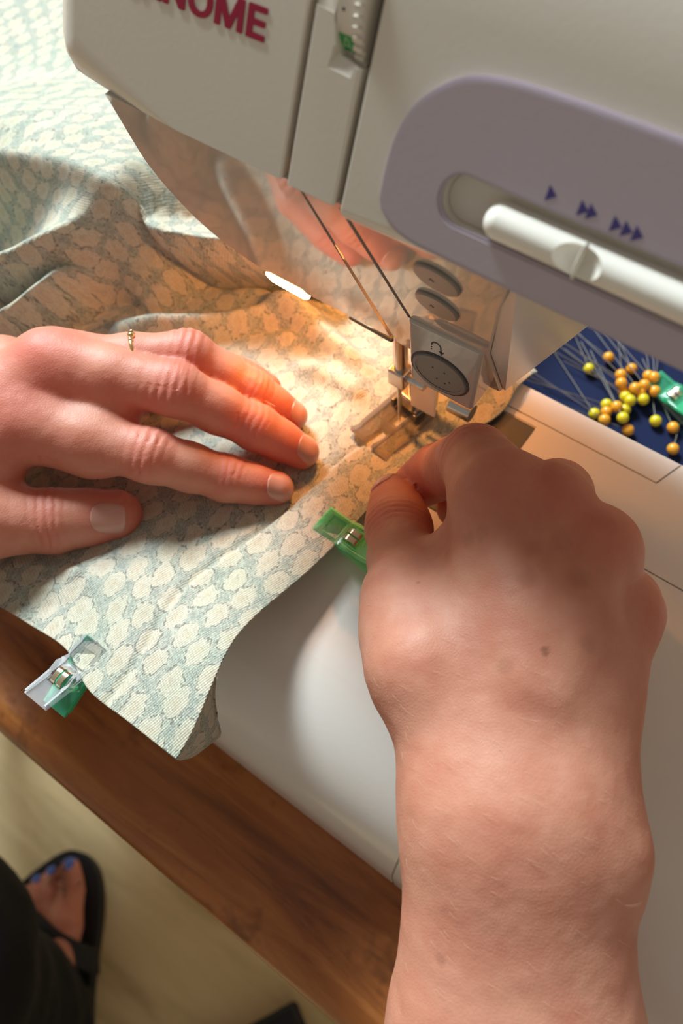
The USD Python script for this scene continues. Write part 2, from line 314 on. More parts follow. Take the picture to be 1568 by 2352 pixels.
dial = tm(wheel_local(cyl((-.0052, 0, 0), (-.0006, 0, 0), WR, seg=64)))
dl = obj('tension_dial', S(dial), MT['cream'], sm)
ridges = [mf.Manifold.cylinder(.0022, WR + .0004, WR + .0004, 64)]
for k in range(56):
    a = k / 56 * 2 * math.pi
    ridges.append(box(WR - .0002, WR + .0012, -.00045, .00045, 0, .0022).rotate((0, 0, math.degrees(a))))
rim = mf.Manifold.batch_boolean(ridges, mf.OpType.Add)
rim = to(rim, (-.0006, 0, 0), (0, 1, 0), (0, 0, 1), (1, 0, 0))
obj('ridged_rim', S(wheel_local(rim)), MT['cream'], dl)
def dial_patch(x0, x1, a0, a1, lift):
    return join(*[wheel_local(hull_pts([(x, (WR + l) * -math.sin(a), (WR + l) * math.cos(a)) for x in (x0, x1) for l in (0, lift) for a in (b0, b1)])) for b0, b1 in zip(np.linspace(a0, a1, 9)[:-1], np.linspace(a0, a1, 9)[1:])])
A0, A1 = .48, .70
obj('green_mark', S(dial_patch(-.0047, -.0012, A0, A1, .00006)), MT['green'], dl, smooth=False)
letter = meshkit.text_mesh('A', .0030, .00006); letter.apply_translation(-letter.bounds.mean(0))
am = (A0 + A1) / 2
T = np.eye(4); T[:3, 0], T[:3, 1], T[:3, 2] = FU, FV * math.cos(am) + FN * math.sin(am), FN * math.cos(am) - FV * math.sin(am)
T[:3, 3] = FO + FV * (WC[1] - (WR + .00008) * math.sin(am)) + FN * (WC[2] + (WR + .00012) * math.cos(am)) + FU * -.0029
letter.apply_transform(T); obj('letter', S(letter), MT['pale_green'], dl, smooth=False)
a = .20
dot = wheel_local(cyl((-.0036, -(WR - .0004) * math.sin(a), (WR - .0004) * math.cos(a)), (-.0036, -(WR + .00006) * math.sin(a), (WR + .00006) * math.cos(a)), .00034, seg=12))
obj('dial_dot', S(dot), MT['ink'], dl)
# dark linings of the two seams
obj('seam_lining', S(head_piece(-.0124, -.0098, zcut=.139).scale((1, .9, .97)).translate((0, .0016, .0036))), MT['brown_gap'], sm)
obj('seam_lining', S(head_piece(.0020, .0050, zcut=.139).scale((1, .9, .97)).translate((0, .0016, .0036))), MT['dark'], sm)

arm = head_piece(.0041, .30, .0008, .012)
SLOT = LineString([(31.3, 11.4), (112, 11.4)]).buffer(4.75, 24)
arm -= on_face(extrude(affinity.scale(SLOT, .001, .001, origin=(0, 0)), .02), -.0030)
obj('arm', S(arm), MT['cream'], sm)
pts = [(13.5, 5.2), (13.2, 9.5), (13.4, 15.9), (14.5, 20.8), (16.4, 24.6), (19.4, 28.0), (23.7, 31.1), (28.5, 32.9), (34, 33.8), (39.4, 34.2), (51.7, 34.5), (64.8, 34.6), (90, 34.2), (118, 33)]
left = spline(pts, 60); bl = spline([(118, -.6), (90, -.6), (58, -.7), (39, -.7), (27, -.6), (22.5, -.4), (18.9, .4), (16.2, 1.8), (14.3, 3.4)], 40)
panel = Polygon(np.vstack([left, bl]) / 1000).buffer(0)
slot_m = affinity.scale(SLOT, .001, .001, origin=(0, 0))
pm = extrude(panel, .0015, .0011)
pm -= extrude(slot_m, .02).translate((0, 0, -.005))
pm -= extrude(slot_m.buffer(.0006), .01).translate((0, 0, .0011))
lp = obj('speed_panel', S(on_face(pm, -.00005)), MT['lilac'], sm, label='lilac panel around the speed slider')
obj('slot_base', S(on_face(extrude(slot_m.buffer(-.0001), .0003), -.0029)), MT['cream'], lp)
for grp in ([(46.8, 20.4)], [(53.25, 20.15), (55.0, 20.15)], [(59.8, 19.85), (61.9, 19.75), (63.95, 19.7)]):
    for (x, y) in grp:
        obj('arrow_mark', S(on_face(extrude(fmm([(x, y), (x, y - 2.85), (x + 1.9, y - 1.4)]), .00008), .00146)), MT['indigo'], lp, smooth=False)
# slider: long rounded bar with a thumb dent that has a small raised fin
sx0, sx1, sv, sr = .0395, .098, .0105, .0036
kb = mf.Manifold.batch_hull([ball(sr, (sx0, sv, -.0014), 40), ball(sr, (sx1, sv, -.0014), 40), ball(sr * .93, (sx0 + .0005, sv, .0008), 40), ball(sr * .93, (sx1, sv, .0008), 40)])
kb = kb.scale((1, 1, 1)) - mf.Manifold.sphere(.0056, 48).scale((1.0, .85, 1)).translate((.0572, sv + .0002, .0070))
kb = kb.trim_by_plane((0, 0, 1), -.0026)
kn = obj('speed_slider', S(on_face(kb)), MT['knob'], lp, smooth=40, label='cream speed slider knob')
fin = mf.Manifold.sphere(.0036, 32).scale((.10, 1, .8)).translate((.0573, sv, .0022))
obj('fin', S(on_face(fin)), MT['knob'], kn)

# lower head: hollow shell whose front plate slants back towards the needle
CT = .38
def cy(z): return -.0330 + CT * (.136 - z)
CN = np.array([0, -1, -CT]) / math.hypot(1, CT)
CV = np.array([0, -CT, 1]) / math.hypot(1, CT)
CO = np.array([0, cy(.136), .136])
out = [tuple(p) for p in spline([(-.0650, .142), (-.0715, .122), (-.0772, .103), (-.0785, .088), (-.0768, .0740), (-.0715, .0640), (-.0630, .0572), (-.0540, .0528)], 40)]
out += [(-.0065, .0535), (-.0035, .0515), (.008, .0515), (.0305, .0560), (.0325, .084), (.040, .118), (.046, .140)]
P = Polygon(out)
def along_y(poly, y0, y1): return to(extrude(poly, y1 - y0), (0, y1, 0), (1, 0, 0), (0, 0, 1), (0, -1, 0))
def cone_side(m):  # right wall drifts outwards towards the back
    return m.warp(lambda v: (v[0] + max(0, v[1] + .014) * .24 * min(1, max(0, (v[0] - .010) / .018)), v[1], v[2]))
shell = along_y(P, -.06, .070).trim_by_plane(tuple(-CN), float(-CN @ CO))
inner = along_y(Polygon(P.buffer(-.0018)).union(Polygon([(-.05, .04), (.024, .04), (.024, .08), (-.05, .08)])).buffer(0), -.055, .0675).trim_by_plane(tuple(-CN), float(-CN @ (CO - CN * .0020)))
shell -= inner
shell = cone_side(shell.trim_by_plane((0, 0, -1), -.1366))
shell -= hull_pts([(x, y, z) for (x, z) in ((-.0084, .134), (-.0073, .134), (-.0073, .05), (-.0050, .05)) for y in (-.05, .03)])  # left thread slot
shell -= hull_pts([(x, y, z) for (x, z) in ((.0024, .1345), (.0041, .1345), (.0072, .083), (.0086, .083)) for y in (-.05, .0015)])
side = hull_pts([(x, y, z) for (x, z) in ((.0306, .0560), (.0326, .084), (.0401, .118), (.0455, .1360)) for y in (-.040, .069) for x in (x, x + .0006)]) - along_y(Polygon(P), -.08, .08)
obj('head_plate', S(cone_side(side.trim_by_plane(tuple(-CN), float(-CN @ (CO - CN * .0012))))), MT['cream'], sm)
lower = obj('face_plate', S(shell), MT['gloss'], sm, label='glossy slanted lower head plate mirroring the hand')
def channel(x0, x1, z0, z1): return hull_pts([(x + (z1 - z) * .09, cy(z) + y, z) for x in (x0, x1) for z in (z0, z1) for y in (.0026, .0036)])
obj('thread_channel', S(channel(.0012, .0062, .0815, .1335)), MT['grey'], sm, smooth=False)
obj('thread_channel', S(channel(-.0108, -.0055, .090, .1335)), MT['grey'], sm, smooth=False)
obj('light_block', S(box(-.070, .028, -.026, .060, .1290, .1305)), MT['cream'], sm, smooth=False)  # added unseen plate, keeps lamp light from leaking out of the seams
def on_chin(m, x, z, lift=0.): return to(m, np.array([x, cy(z), z]) + CN * lift, FU, CV, CN)
for (x, z) in ((.0252, .1214), (.0216, .1046)):
    b = mf.Manifold.cylinder(.0012, .0062, .0062, 48).translate((0, 0, -.0006)) + mf.Manifold.cylinder(.0004, .0062, .0057, 48).translate((0, 0, .0006))
    bt = obj('button', S(on_chin(b, x, z)), MT['grey'], sm, label='round grey push button')
    ic = meshkit.text_mesh('^', .0026, .0001); ic.apply_translation(-ic.bounds.mean(0) * [1, 1, 0])
    T = np.eye(4); T[:3, 0], T[:3, 1], T[:3, 2], T[:3, 3] = FU, CV, CN, np.array([x - .0012, cy(z), z]) + CN * .00101
    ic.apply_transform(T); obj('button_mark', S(ic), MT['ink'], bt, smooth=False)
# reverse button housing
hb = hull_balls([(x, y, z) for (x, z) in ((.0091, .0828), (.0307, .0838), (.0100, .0584), (.0292, .0582)) for y in (-.0129, .012)], .0012, 16)
hs = obj('reverse_housing', S(hb), MT['gloss'], sm)
RBX, RBZ = .0191, .0673
def on_rev(m, lift=0): return to(m, (RBX, -.0141 - lift, RBZ), (1, 0, 0), (0, 0, 1), (0, -1, 0))
el = lambda a, b: affinity.scale(Point(0, 0).buffer(1, 32), a, b)
rbm = extrude(el(.0092, .0072), .0007, .0005)
rb = obj('reverse_button', S(on_rev(rbm - extrude(el(.0080, .0060), .01).translate((0, 0, .00045)))), MT['grey'], hs, label='large oval grey reverse button')
obj('button_centre', S(on_rev(extrude(el(.0079, .0059), .0005))), MT['grey'], rb)
for (x, z) in ((-2.2, 1.9), (1.8, 2.0), (-.6, -2.2), (2.2, -2.6), (3.6, -1.2)):
    obj('button_dimple', S(on_rev(mf.Manifold.cylinder(.00008, .0003, .0003, 10).translate((x / 1000, z / 1000, .0005)))), MT['ink'], rb)
ring_o = Polygon(el(.0099, .0079).exterior.coords, [el(.0093, .0073).exterior.coords])
obj('button_ring', S(on_rev(extrude(ring_o, .00015))), MT['ink'], hs)
arc = LineString([(-1.6 + 1.5 * math.cos(a), 11.2 + 1.5 * math.sin(a)) for a in np.linspace(math.pi, -.2, 16)] + [(.15, 9.6)]).buffer(.22)
mk = [Polygon(np.array(arc.exterior.coords) / 1000), fmm([(-.7, 9.9), (1.0, 9.9), (.2, 8.2)]), Point(-.0031, .0101).buffer(.00024), Point(-.0031, .0092).buffer(.00024)]
obj('reverse_mark', S(join(*[on_rev(extrude(p, .00008)) for p in mk])), MT['ink'], hs, smooth=False)

# lamp inside the head; tabs under the rim carry its light as emission
LP = np.array(LAMP_POS)
lamp_b = obj('lamp', S(hull_balls([LP + [-.004, .006, .012], LP + [.004, .006, .012], LP + [0, .006, .020]], .004, 16)), MT['cream'], sm)
sl = UsdLux.SphereLight.Define(stage, '/World/sewing_machine/lamp/bulb')
sl.AddTranslateOp().Set(Gf.Vec3d(*(LP - [0, 0, TABLE_Z]))); sl.CreateRadiusAttr(.0032); sl.CreateColorAttr(Gf.Vec3f(1., .36, .075)); sl.CreateIntensityAttr(LAMP_POWER)
tabm = hull_balls([(-.0575, -.0005, .0527), (-.0440, -.0003, .0517), (-.0570, .0005, .0500), (-.0436, .0007, .0490)], .0017, 12)
obj('glow_tab', S(tabm), MT['tab_glow'], lamp_b, label='small tab at the lower rim with its glow painted in')
tabm2 = hull_balls([(-.0250, .0012, .0515), (-.0165, .0012, .0507), (-.0250, .004, .0522), (-.0165, .004, .0517)], .0009, 12)
obj('glow_tab', S(tabm2), MT['tab_glow'], lamp_b)  # stands for the lamplit interior at the rim, glow put in its material
lip = hull_balls([(-.0245, .0005, .0498), (-.0085, .0005, .0490), (-.0075, .004, .0495), (-.0245, .006, .0500)], .0008, 12)
obj('thread_guide', S(lip), MT['darksteel'], sm)

# needle bar, clamp, needle, presser bar, clear presser foot
NX, NY = -.0062, .0025
obj('needle_bar', S(cyl((NX, NY, .030), (NX, NY, .11), .0026)), MT['steel'], sm)
cl = obj('needle_clamp', S(rbox(NX - .0034, NX + .0034, NY - .0036, NY + .003, .0265, .0345, .0008)), MT['steel'], sm)
obj('clamp_screw', S(cyl((NX + .003, NY, .0305), (NX + .010, NY, .0305), .0019)), MT['steel'], cl)
obj('needle', S(cyl((NX, NY - .001, .012), (NX, NY - .001, .030), .00085, seg=12) + cyl((NX, NY - .001, .0015), (NX, NY - .001, .012), .0001, .00055, seg=12)), MT['steel'], sm)
obj('needle_thread', S(tube([(NX + .001, NY - .0015, .052), (NX + .0003, NY - .0022, .03), (NX, NY - .002, .006), (NX - .001, NY - .004, .0035), (NX + .006, NY + .012, .002)], .00016, 6)), MT['clear'], sm)
obj('presser_bar', S(cyl((NX + .0075, NY + .0085, .02), (NX + .0075, NY + .0085, .11), .0029)), MT['steel'], sm)
c, s_ = math.cos(math.radians(-10)), math.sin(math.radians(-10))
def footT(m): return m.transform(np.array([[c, -s_, 0, -.0072], [s_, c, 0, .0005], [0, 0, 1, .0004]]))
def toe(x0, x1):
    pr = [(-.0155, .0046), (-.0150, .0032), (-.0125, .0016), (-.009, .0008), (.013, .0008), (.013, .0030), (-.006, .0030), (-.011, .0036), (-.0143, .0056)]
    return to(extrude(Polygon(pr), x1 - x0), (x0, 0, 0), (0, 1, 0), (0, 0, 1), (1, 0, 0))
foot = toe(-.0088, -.0021) + toe(.0021, .0088) + box(-.0088, .0088, .004, .013, .0008, .0030) + box(-.0088, .0088, -.006, -.002, .0026, .0031)
for sx in (-1, 1): foot += box(min(sx * .0088, sx * .0080), max(sx * .0088, sx * .0080), -.010, .013, .0008, .0044)
pf = obj('presser_foot', S(footT(foot)), MT['footclear'], sm, smooth=20, label='clear plastic presser foot with two toes')
obj('foot_crossbar', S(footT(cyl((-.0062, .0065, .0058), (.0062, .0065, .0058), .0011))), MT['steel'], pf)
for sx in (-1, 1): obj('foot_bracket', S(footT(rbox(sx * .0056 - .0008, sx * .0056 + .0008, .0035, .0095, .0028, .0074, .0005))), MT['darksteel'], pf)
obj('foot_sole', S(footT(box(-.0088, .0088, .0045, .0135, .0001, .0008) + box(.0076, .0089, -.010, .013, .0001, .0008) + box(-.0089, -.0076, -.010, .013, .0001, .0008))), MT['darksteel'], pf, smooth=False)
ak = obj('foot_holder', S(footT(rbox(-.0040, .0040, .0045, .0105, .0062, .013, .001) + rbox(-.0005, .0105, .0065, .0115, .011, .0245, .001))), MT['steel'], sm)
obj('holder_plate', S(rbox(-.0030, .0072, .0036, .0044, .0130, .0330, .0003)), MT['milky'], ak, label='pale plate catching the lamp light')
obj('holder_screw', S(cyl((.0105, .0095, .018), (.0190, .0095, .018), .0034)), MT['steel'], ak)

UP0 = np.array([0, 0, 1.])
# ------------------------------------------------------------------ printed cotton on the bed
def px_path(L, n): return spline([at(*p) for p in L], n)
H_PX = [(408, 1748, 21), (442, 1690, 23), (480, 1602, 24), (508, 1535, 23), (545, 1468, 20), (620, 1392, 15), (700, 1325, 11), (775, 1252, 8), (842, 1180, 5.5), (900, 1120, 3.5), (960, 1070, 2), (1015, 1030, 1.2), (1075, 1000, 1.2), (1130, 970, 1.3), (1165, 935, 1.5), (1192, 890, 1.5)]
Hpts = [at(*p) for p in H_PX] + [np.array(p) for p in ((.0240, .050, -.012), (.010, .057, -.045), (-.032, .078, -.073), (-.07, .20, -.075))]
Hc = spline(Hpts, 210)
C_PX = [(408, 1748, 21), (335, 1690, 21), (270, 1640, 20), (206, 1588, 19), (176, 1535, 17), (148, 1488, 15), (70, 1436, 10), (0, 1393, 7), (-90, 1335, 3)]
Cpts = [at(*p) for p in C_PX] + [np.array(p) for p in ((-.135, -.128, .002), (-.19, -.125, .002), (-.28, -.11, .002), (-.50, -.06, -.06))]
Cc = spline(Cpts, 300)
# even spacing by arc length, finer near the hem
def resample(P, s):
    d = np.r_[0, np.cumsum(np.linalg.norm(np.diff(P, axis=0), axis=1))]
    return np.stack([np.interp(s * d[-1], d, P[:, k]) for k in range(3)], 1), d[-1]
ns = 400; sH = np.linspace(0, 1, ns) ** 1.15
Hs, _ = resample(Hc, sH)
tt = np.linspace(0, 1, 400); tC = .35 * tt + .65 * tt ** 2.2
Cs, CL = resample(Cc, tC)
Bq = spline([Hs[-1], [-.05, .27, -.074], [-.2, .30, -.072], [-.5, .36, -.074]], 200); Bs, _ = resample(Bq, tC)
w = (sH ** 1.3)[:, None, None]
G = Hs[:, None, :] + (Cs - Cs[0])[None] * (1 - w) + (Bs - Bs[0])[None] * w
X, Y = G[..., 0], G[..., 1]
def smooth(a, b, x): q = np.clip((x - a) / (b - a), 0, 1); return q * q * (3 - 2 * q)
dist_h = tC[None, :] * CL + 0 * X
edge_lift = np.interp(np.linspace(0, 1, ns), np.linspace(0, 1, ns), Hs[:, 2])[:, None]
base = np.where(X > -.118, .0012, .0012 - .072 * smooth(-.118, -.165, X) * 1.0)
base = .0012 - .070 * smooth(-.36, -.44, X)
base = np.where(Y > .040, np.minimum(base, .0012 - .074 * smooth(.046, .085, Y)), base) if False else np.where(Y > .040, base - .074 * smooth(.046, .085, Y) * smooth(-.06, -.01, X) - .05 * smooth(.14, .26, Y) * smooth(.0, -.06, X), base)
base = base + (.0012 - base) * .55 * smooth(.03, -.02, X) * smooth(.11, .05, Y) * 0
front = np.maximum(0, 1 - (sH[:, None] / .22)) ** 1.0
Zc = G[..., 2]
near = smooth(.075, .0, dist_h)
front_lift = (Cs[:, 2] - .0012)[None] * smooth(.30, .0, sH[:, None] * np.ones_like(X))
Zs = base + np.maximum((edge_lift - .0012) * near * np.where(edge_lift > 0, 1, 0), front_lift * np.where(X > -.13, 1, 0))
Zs = np.where(sH[:, None] > .80, np.minimum(Zs, Hs[:, 2][:, None] * near + base * (1 - near)), Zs)
# folds: ridges with a gentle far side and a steep near side
def ridge(pts, amp, wf, wb, taper=.25, back=0.):
    P = spline([at(p[0], p[1], amp * 1000 + 1.5)[:2] + np.array([0, back]) for p in pts], 80)
    d2 = (X[..., None] - P[:, 0]) ** 2 + (Y[..., None] - P[:, 1]) ** 2
    k = d2.argmin(-1); T = np.gradient(P, axis=0); T /= np.linalg.norm(T, axis=1)[:, None]
    side = T[k, 0] * (Y - P[k, 1]) - T[k, 1] * (X - P[k, 0])
    d = np.sqrt(d2.min(-1)); u = k / 79.
    env = smooth(-.001, taper, u) * smooth(1.001, 1 - taper, u)
    wd = np.where(side > 0, wb, wf)
    q = np.clip(d / wd, 0, 1)
    return amp * env * np.where(side > 0, (1 - q * q * (3 - 2 * q)), (1 - q) ** .8 * (1 - q * q * .3))
folds = np.zeros_like(X)
BIG = (([(-420, 250, 0), (-260, 285, 0), (-120, 318, 0), (0, 345, 0), (100, 368, 0), (200, 408, 0), (270, 442, 0), (330, 492, 0), (352, 515, 0)], .047, .024, .125, .24, .24),
       ([(-420, 700, 0), (-250, 660, 0), (-60, 608, 0), (60, 577, 0), (170, 556, 0), (270, 546, 0), (400, 552, 0), (520, 562, 0), (640, 590, 0), (760, 640, 0)], .034, .0095, .030, .12, .16),
       ([(-200, 800, 0), (-60, 748, 0), (50, 690, 0), (110, 645, 0), (165, 605, 0), (215, 572, 0)], .026, .006, .020, .3, .35),
       ([(400, 300, 0), (450, 380, 0), (500, 440, 0), (560, 500, 0)], .016, .012, .03, .3, .2))
SHEAR = np.zeros_like(X)
for (P_, amp_, wf_, wb_, t0_, t1_), sh_ in zip(BIG, (.25, .75, .75, .2)):
    r_ = ridge(P_, amp_, wf_, wb_, min(t0_, t1_), sh_ * amp_)
    SHEAR = np.where(r_ > folds, sh_ * amp_ * np.sqrt(np.clip(r_ / amp_, 0, 1)), SHEAR); folds = np.maximum(folds, r_) + .12 * np.minimum(folds, r_)
for args in (([(180, 735, 3), (330, 728, 4), (470, 722, 5), (580, 700, 5), (700, 700, 4), (830, 750, 2)], .0105, .006, .010, .25),
             ([(480, 650, 3), (580, 660, 3.5), (680, 720, 3.5), (790, 790, 3), (880, 860, 1)], .0075, .005, .008, .3),
             ([(640, 820, 2), (730, 845, 3), (800, 880, 3), (860, 930, 1)], .0036, .006, .009, .3),
             ([(640, 650, 3), (720, 668, 5), (830, 700, 4), (900, 760, 2)], .0055, .006, .009, .3),
             ([(560, 770, 3), (680, 770, 3), (780, 820, 3), (850, 890, 2)], .0030, .005, .008, .3),
             ([(-100, 1330, 2), (40, 1330, 3), (160, 1345, 3), (300, 1320, 2)], .0025, .010, .012, .3)):
    folds += ridge(*args)
wr = meshkit.fbm(np.stack([X * 38, Y * 55, 0 * X], -1), 3, 5) - .5
Zs = Zs + folds + wr * np.where(folds > .002, .006, .0016) * smooth(.0, .03, dist_h)
# doubled hem along the free edge
HEM = .028
hem_on = smooth(HEM + .0012, HEM - .0006, dist_h) * np.ones_like(X)
Zs = Zs + .0020 * hem_on - .0008 * np.exp(-((dist_h - HEM - .002) / .0015) ** 2)
foot_zone = np.exp(-(((X + .006) / .014) ** 2 + ((Y - .002) / .018) ** 2))
Zs = Zs * (1 - .8 * foot_zone) + .0006 * foot_zone
# stays above the bed, the table, and below the head
on_bed = (X > -.36) & (Y < .043) & (Y > -.083)
yy = np.clip((-.083 - Y) / .0437, 0, 1)
shoulder = np.where(Y < -.083, -.050 * (1 - np.sqrt(1 - yy ** 2)), 0)
bed_top = np.where((X > -.362) & (Y < .045) & (Y > -.1267), shoulder, TABLE_Z)
Zs = np.maximum(Zs, bed_top + .0010)
Zs = np.maximum(Zs, np.where(Y > TF, TABLE_Z + .0012, -1))
under = smooth(-.095, -.075, X) * smooth(-.03, -.01, Y)
Zs = np.where(under > 0, np.minimum(Zs, .044 + (1 - under) * .2), Zs)
from scipy.ndimage import gaussian_filter
Zs = gaussian_filter(Zs, (.7, .5))
V = np.stack([X, Y - gaussian_filter(SHEAR, (1.6, 4)), Zs], -1)
su = np.concatenate([np.zeros((ns, 1)), np.cumsum(np.linalg.norm(np.diff(V, axis=1), axis=2), 1)], 1)
sv_ = np.concatenate([np.zeros((1, X.shape[1])), np.cumsum(np.linalg.norm(np.diff(V, axis=0) * [1, 1, 1.6], axis=2), 0)], 0)
UV = np.stack([X * 1.08, gaussian_filter(sv_, (2, 10))], -1)
def sheet(V, UV, th):
    n, m = V.shape[:2]
    nx = np.cross(np.gradient(V, axis=1), np.gradient(V, axis=0)); nx /= np.linalg.norm(nx, axis=2)[..., None] + 1e-12
    if nx[..., 2].mean() < 0: nx = -nx
    A = np.vstack([V.reshape(-1, 3), (V - nx * th).reshape(-1, 3)]); i = np.arange(n * m).reshape(n, m); k = n * m
    a, b, c_, d = i[:-1, :-1].ravel(), i[1:, :-1].ravel(), i[1:, 1:].ravel(), i[:-1, 1:].ravel()
    F = np.vstack([np.c_[a, b, c_], np.c_[a, c_, d], np.c_[a + k, c_ + k, b + k], np.c_[a + k, d + k, c_ + k]])
    rim = np.r_[i[:-1, 0], i[-1, :-1], i[:0:-1, -1], i[0, :0:-1]]; nxt = np.roll(rim, -1)
    F = np.vstack([F, np.c_[rim, rim + k, nxt], np.c_[nxt, rim + k, nxt + k]])
    f0 = A[F[0]]; 
    if np.cross(f0[1] - f0[0], f0[2] - f0[0])[2] < 0: F = F[:, ::-1]
    return trimesh.Trimesh(A, F, process=False), np.vstack([UV.reshape(-1, 2)] * 2)
cloth = thing('patterned_fabric', 'cream and sage green patterned cotton fabric gathered on the machine bed', 'fabric')
shm, suv = sheet(V, UV, .0006)
obj('fabric_panel', shm, MT['cloth'], cloth, smooth=True, uv=suv)
# under layer of the hem, peeping out below the free end
k = int(np.argmin(np.linalg.norm(V[:, 0] - at(480, 1602, 24), axis=1))) + 8
S0 = V[:k, 0, :] - [0, 0, .0006]; pu = np.linspace(0, 1, k)
O0 = spline([at(*p) for p in ((412, 1747, 15), (447, 1737, 11), (492, 1703, 9), (507, 1688, 9), (501, 1655, 12), (488, 1600, 20))], k)
O0[-8:] = O0[-8:] + (S0[-8:] - O0[-8:]) * smooth(0, 1, np.linspace(0, 1, 8))[:, None]
q = np.linspace(0, 1, 14)[None, :, None]
U = S0[:, None] * (1 - q) + O0[:, None] * q - UP0 * (.004 * np.sin(q * 3.14)) * np.sin(pu * 3.14)[:, None, None]
U2 = np.stack([np.tile(np.linspace(.5, .53, U.shape[1]), (k, 1)), np.tile(np.linspace(0, .05, k)[:, None], (1, U.shape[1]))], -1)
lm, lu = sheet(U, U2, .0005)
obj('hem_fold', lm, MT['cloth'], cloth, smooth=True, uv=lu, label='folded underside of the hem end')

# ------------------------------------------------------------------ sewing clips
def clip(name, label, group, origin, axis, up, up_mat, low_mat, open_deg=9, length=1.0):
    ax = np.array(axis, float); ax /= np.linalg.norm(ax); n = np.array(up, float); n -= ax * (n @ ax); n /= np.linalg.norm(n); yv = np.cross(n, ax)
    R = np.stack([ax, yv, n], 1)
    t = thing(name, label, 'clip', group, origin, R)
    def prism(pts, w0, w1): return to(extrude(fmm(np.array(pts) * [length, 1]), (w1 - w0) / 1000), (0, w1 / 1000, 0), (1, 0, 0), (0, 0, 1), (0, -1, 0))
    upper = prism([(0, .5), (.4, 1.5), (9.5, 2.0), (11, 3.6), (14.5, 4.6), (18, 4.4), (28, 8.2), (28.3, 7.2), (19, 3.0), (14.5, 2.8), (12, .9), (10, .5)], -5, 5)
    upper -= box(.0032, .0092, -.0034, .0034, .0012, .01)
    upper -= box(.0118, .0176, -.0030, .0030, .0, .01)
    for s in (-1, 1): upper += prism([(9, .6), (13, 5.2), (17, 5.2), (27, 8.8), (27, 7.6), (17.5, 3.0), (12, .8)], *sorted((s * 4.2, s * 5.0)))
    obj('jaw', upper, up_mat, t, smooth=20, label='windowed jaw on top' )
    lower_ = prism([(0, .3), (0, -1.2), (13, -1.8), (28, -3.6), (28, -2.6), (15, -.7), (10, .3)], -5, 5)
    for s in (-1, 1): lower_ += prism([(10, -1), (13, -3.2), (17, -3.4), (26, -4.4), (26, -3.0), (14, -.6)], *sorted((s * 4.2, s * 5.0)))
    obj('jaw', lower_, low_mat, t, smooth=20, label='plain flat jaw underneath')
    for y in (-1.3, 1.3):
        w_ = [(11.5, y, -2.6), (10.8, y, 0), (11.6, y, 3.4), (12.6, y, 5.0), (14.5, y, 5.4), (16.6, y, 5.2), (17.2, y, 3.8), (17.4, y, .5), (16.8, y, -2.8), (14.5, y, -3.3)]
        path = spline(np.array(w_) / 1000, 40)
        obj('spring_band', band(path, .0019, .0004), MT['brass'], t, smooth=30)
    return t
def band(path, width, th):
    d = np.gradient(path, axis=0); d /= np.linalg.norm(d, axis=1)[:, None]; n = np.cross(d, [0, 1, 0]); y = np.array([0, width / 2, 0])
    n_ = len(path); V = np.stack([path + y + n * th / 2, path - y + n * th / 2, path - y - n * th / 2, path + y - n * th / 2], 1).reshape(-1, 3); F = []
    for i in range(n_ - 1):
        for j in range(4):
            a, b = i * 4 + j, i * 4 + (j + 1) % 4; F += [[a, b, b + 4], [a, b + 4, a + 4]]
    F += [[0, 2, 1], [0, 3, 2], [4 * n_ - 4, 4 * n_ - 3, 4 * n_ - 2], [4 * n_ - 4, 4 * n_ - 2, 4 * n_ - 1]]
    m = trimesh.Trimesh(V, np.array(F), process=False); m.fix_normals(); return m
clip('sewing_clip', 'green translucent sewing clip pinched between right thumb and finger', 'sewing clips', at(738, 1190, 9), (1, -.06, -.06), (.10, -.05, 1), MT['greenclear'], MT['greenclear'])
cB = V.reshape(-1, 3)[np.argmin(np.linalg.norm((V.reshape(-1, 3) - CAM) / np.linalg.norm(V.reshape(-1, 3) - CAM, axis=1)[:, None] - ray(222, 1476) / np.linalg.norm(ray(222, 1476)), axis=1))]
clip('sewing_clip', 'clear sewing clip with green lower handle on the loose hem corner', 'sewing clips', cB - [0, 0, .0004], (.02, -1, -.12), (-.12, -.10, 1), MT['clear'], MT['tealclear'], length=.86)

# ------------------------------------------------------------------ pins on a navy tray behind the bed
TY = TABLE_Z + .009
tray = thing('pin_tray', 'shallow navy blue pin tray behind the machine bed', 'tray', loc=(.092, .125, TABLE_Z))
tp = Polygon([(-.093, -.050), (.093, -.050), (.093, .050), (-.093, .050)]).buffer(.012, 12)
obj('tray_body', extrude(tp, .009), MT['navy'], tray)
rimp = Polygon(tp.exterior.coords, [tp.buffer(-.003).exterior.coords])
obj('tray_rim', extrude(rimp, .014, .001), MT['navy'], tray)
PINS = [(650, 370, 0), (1300, 880, 0), (700, 810, 0), (1050, 680, 0), (1000, 770, 0), (980, 850, 0), (820, 720, 0), (1180, 670, 0), (1005, 645, 0),
        (840, 260, 1), (960, 430, 1), (965, 510, 1), (985, 590, 1), (920, 740, 1), (820, 790, 1), (800, 870, 1), (1100, 560, 1), (1190, 530, 1), (1230, 440, 1), (1030, 970, 1), (1470, 945, 1), (1470, 1155, 1), (1065, 372, 1), (1285, 455, 1), (1290, 590, 1), (1150, 600, 1)]
pin_src = {}
prnd = random.Random(3)
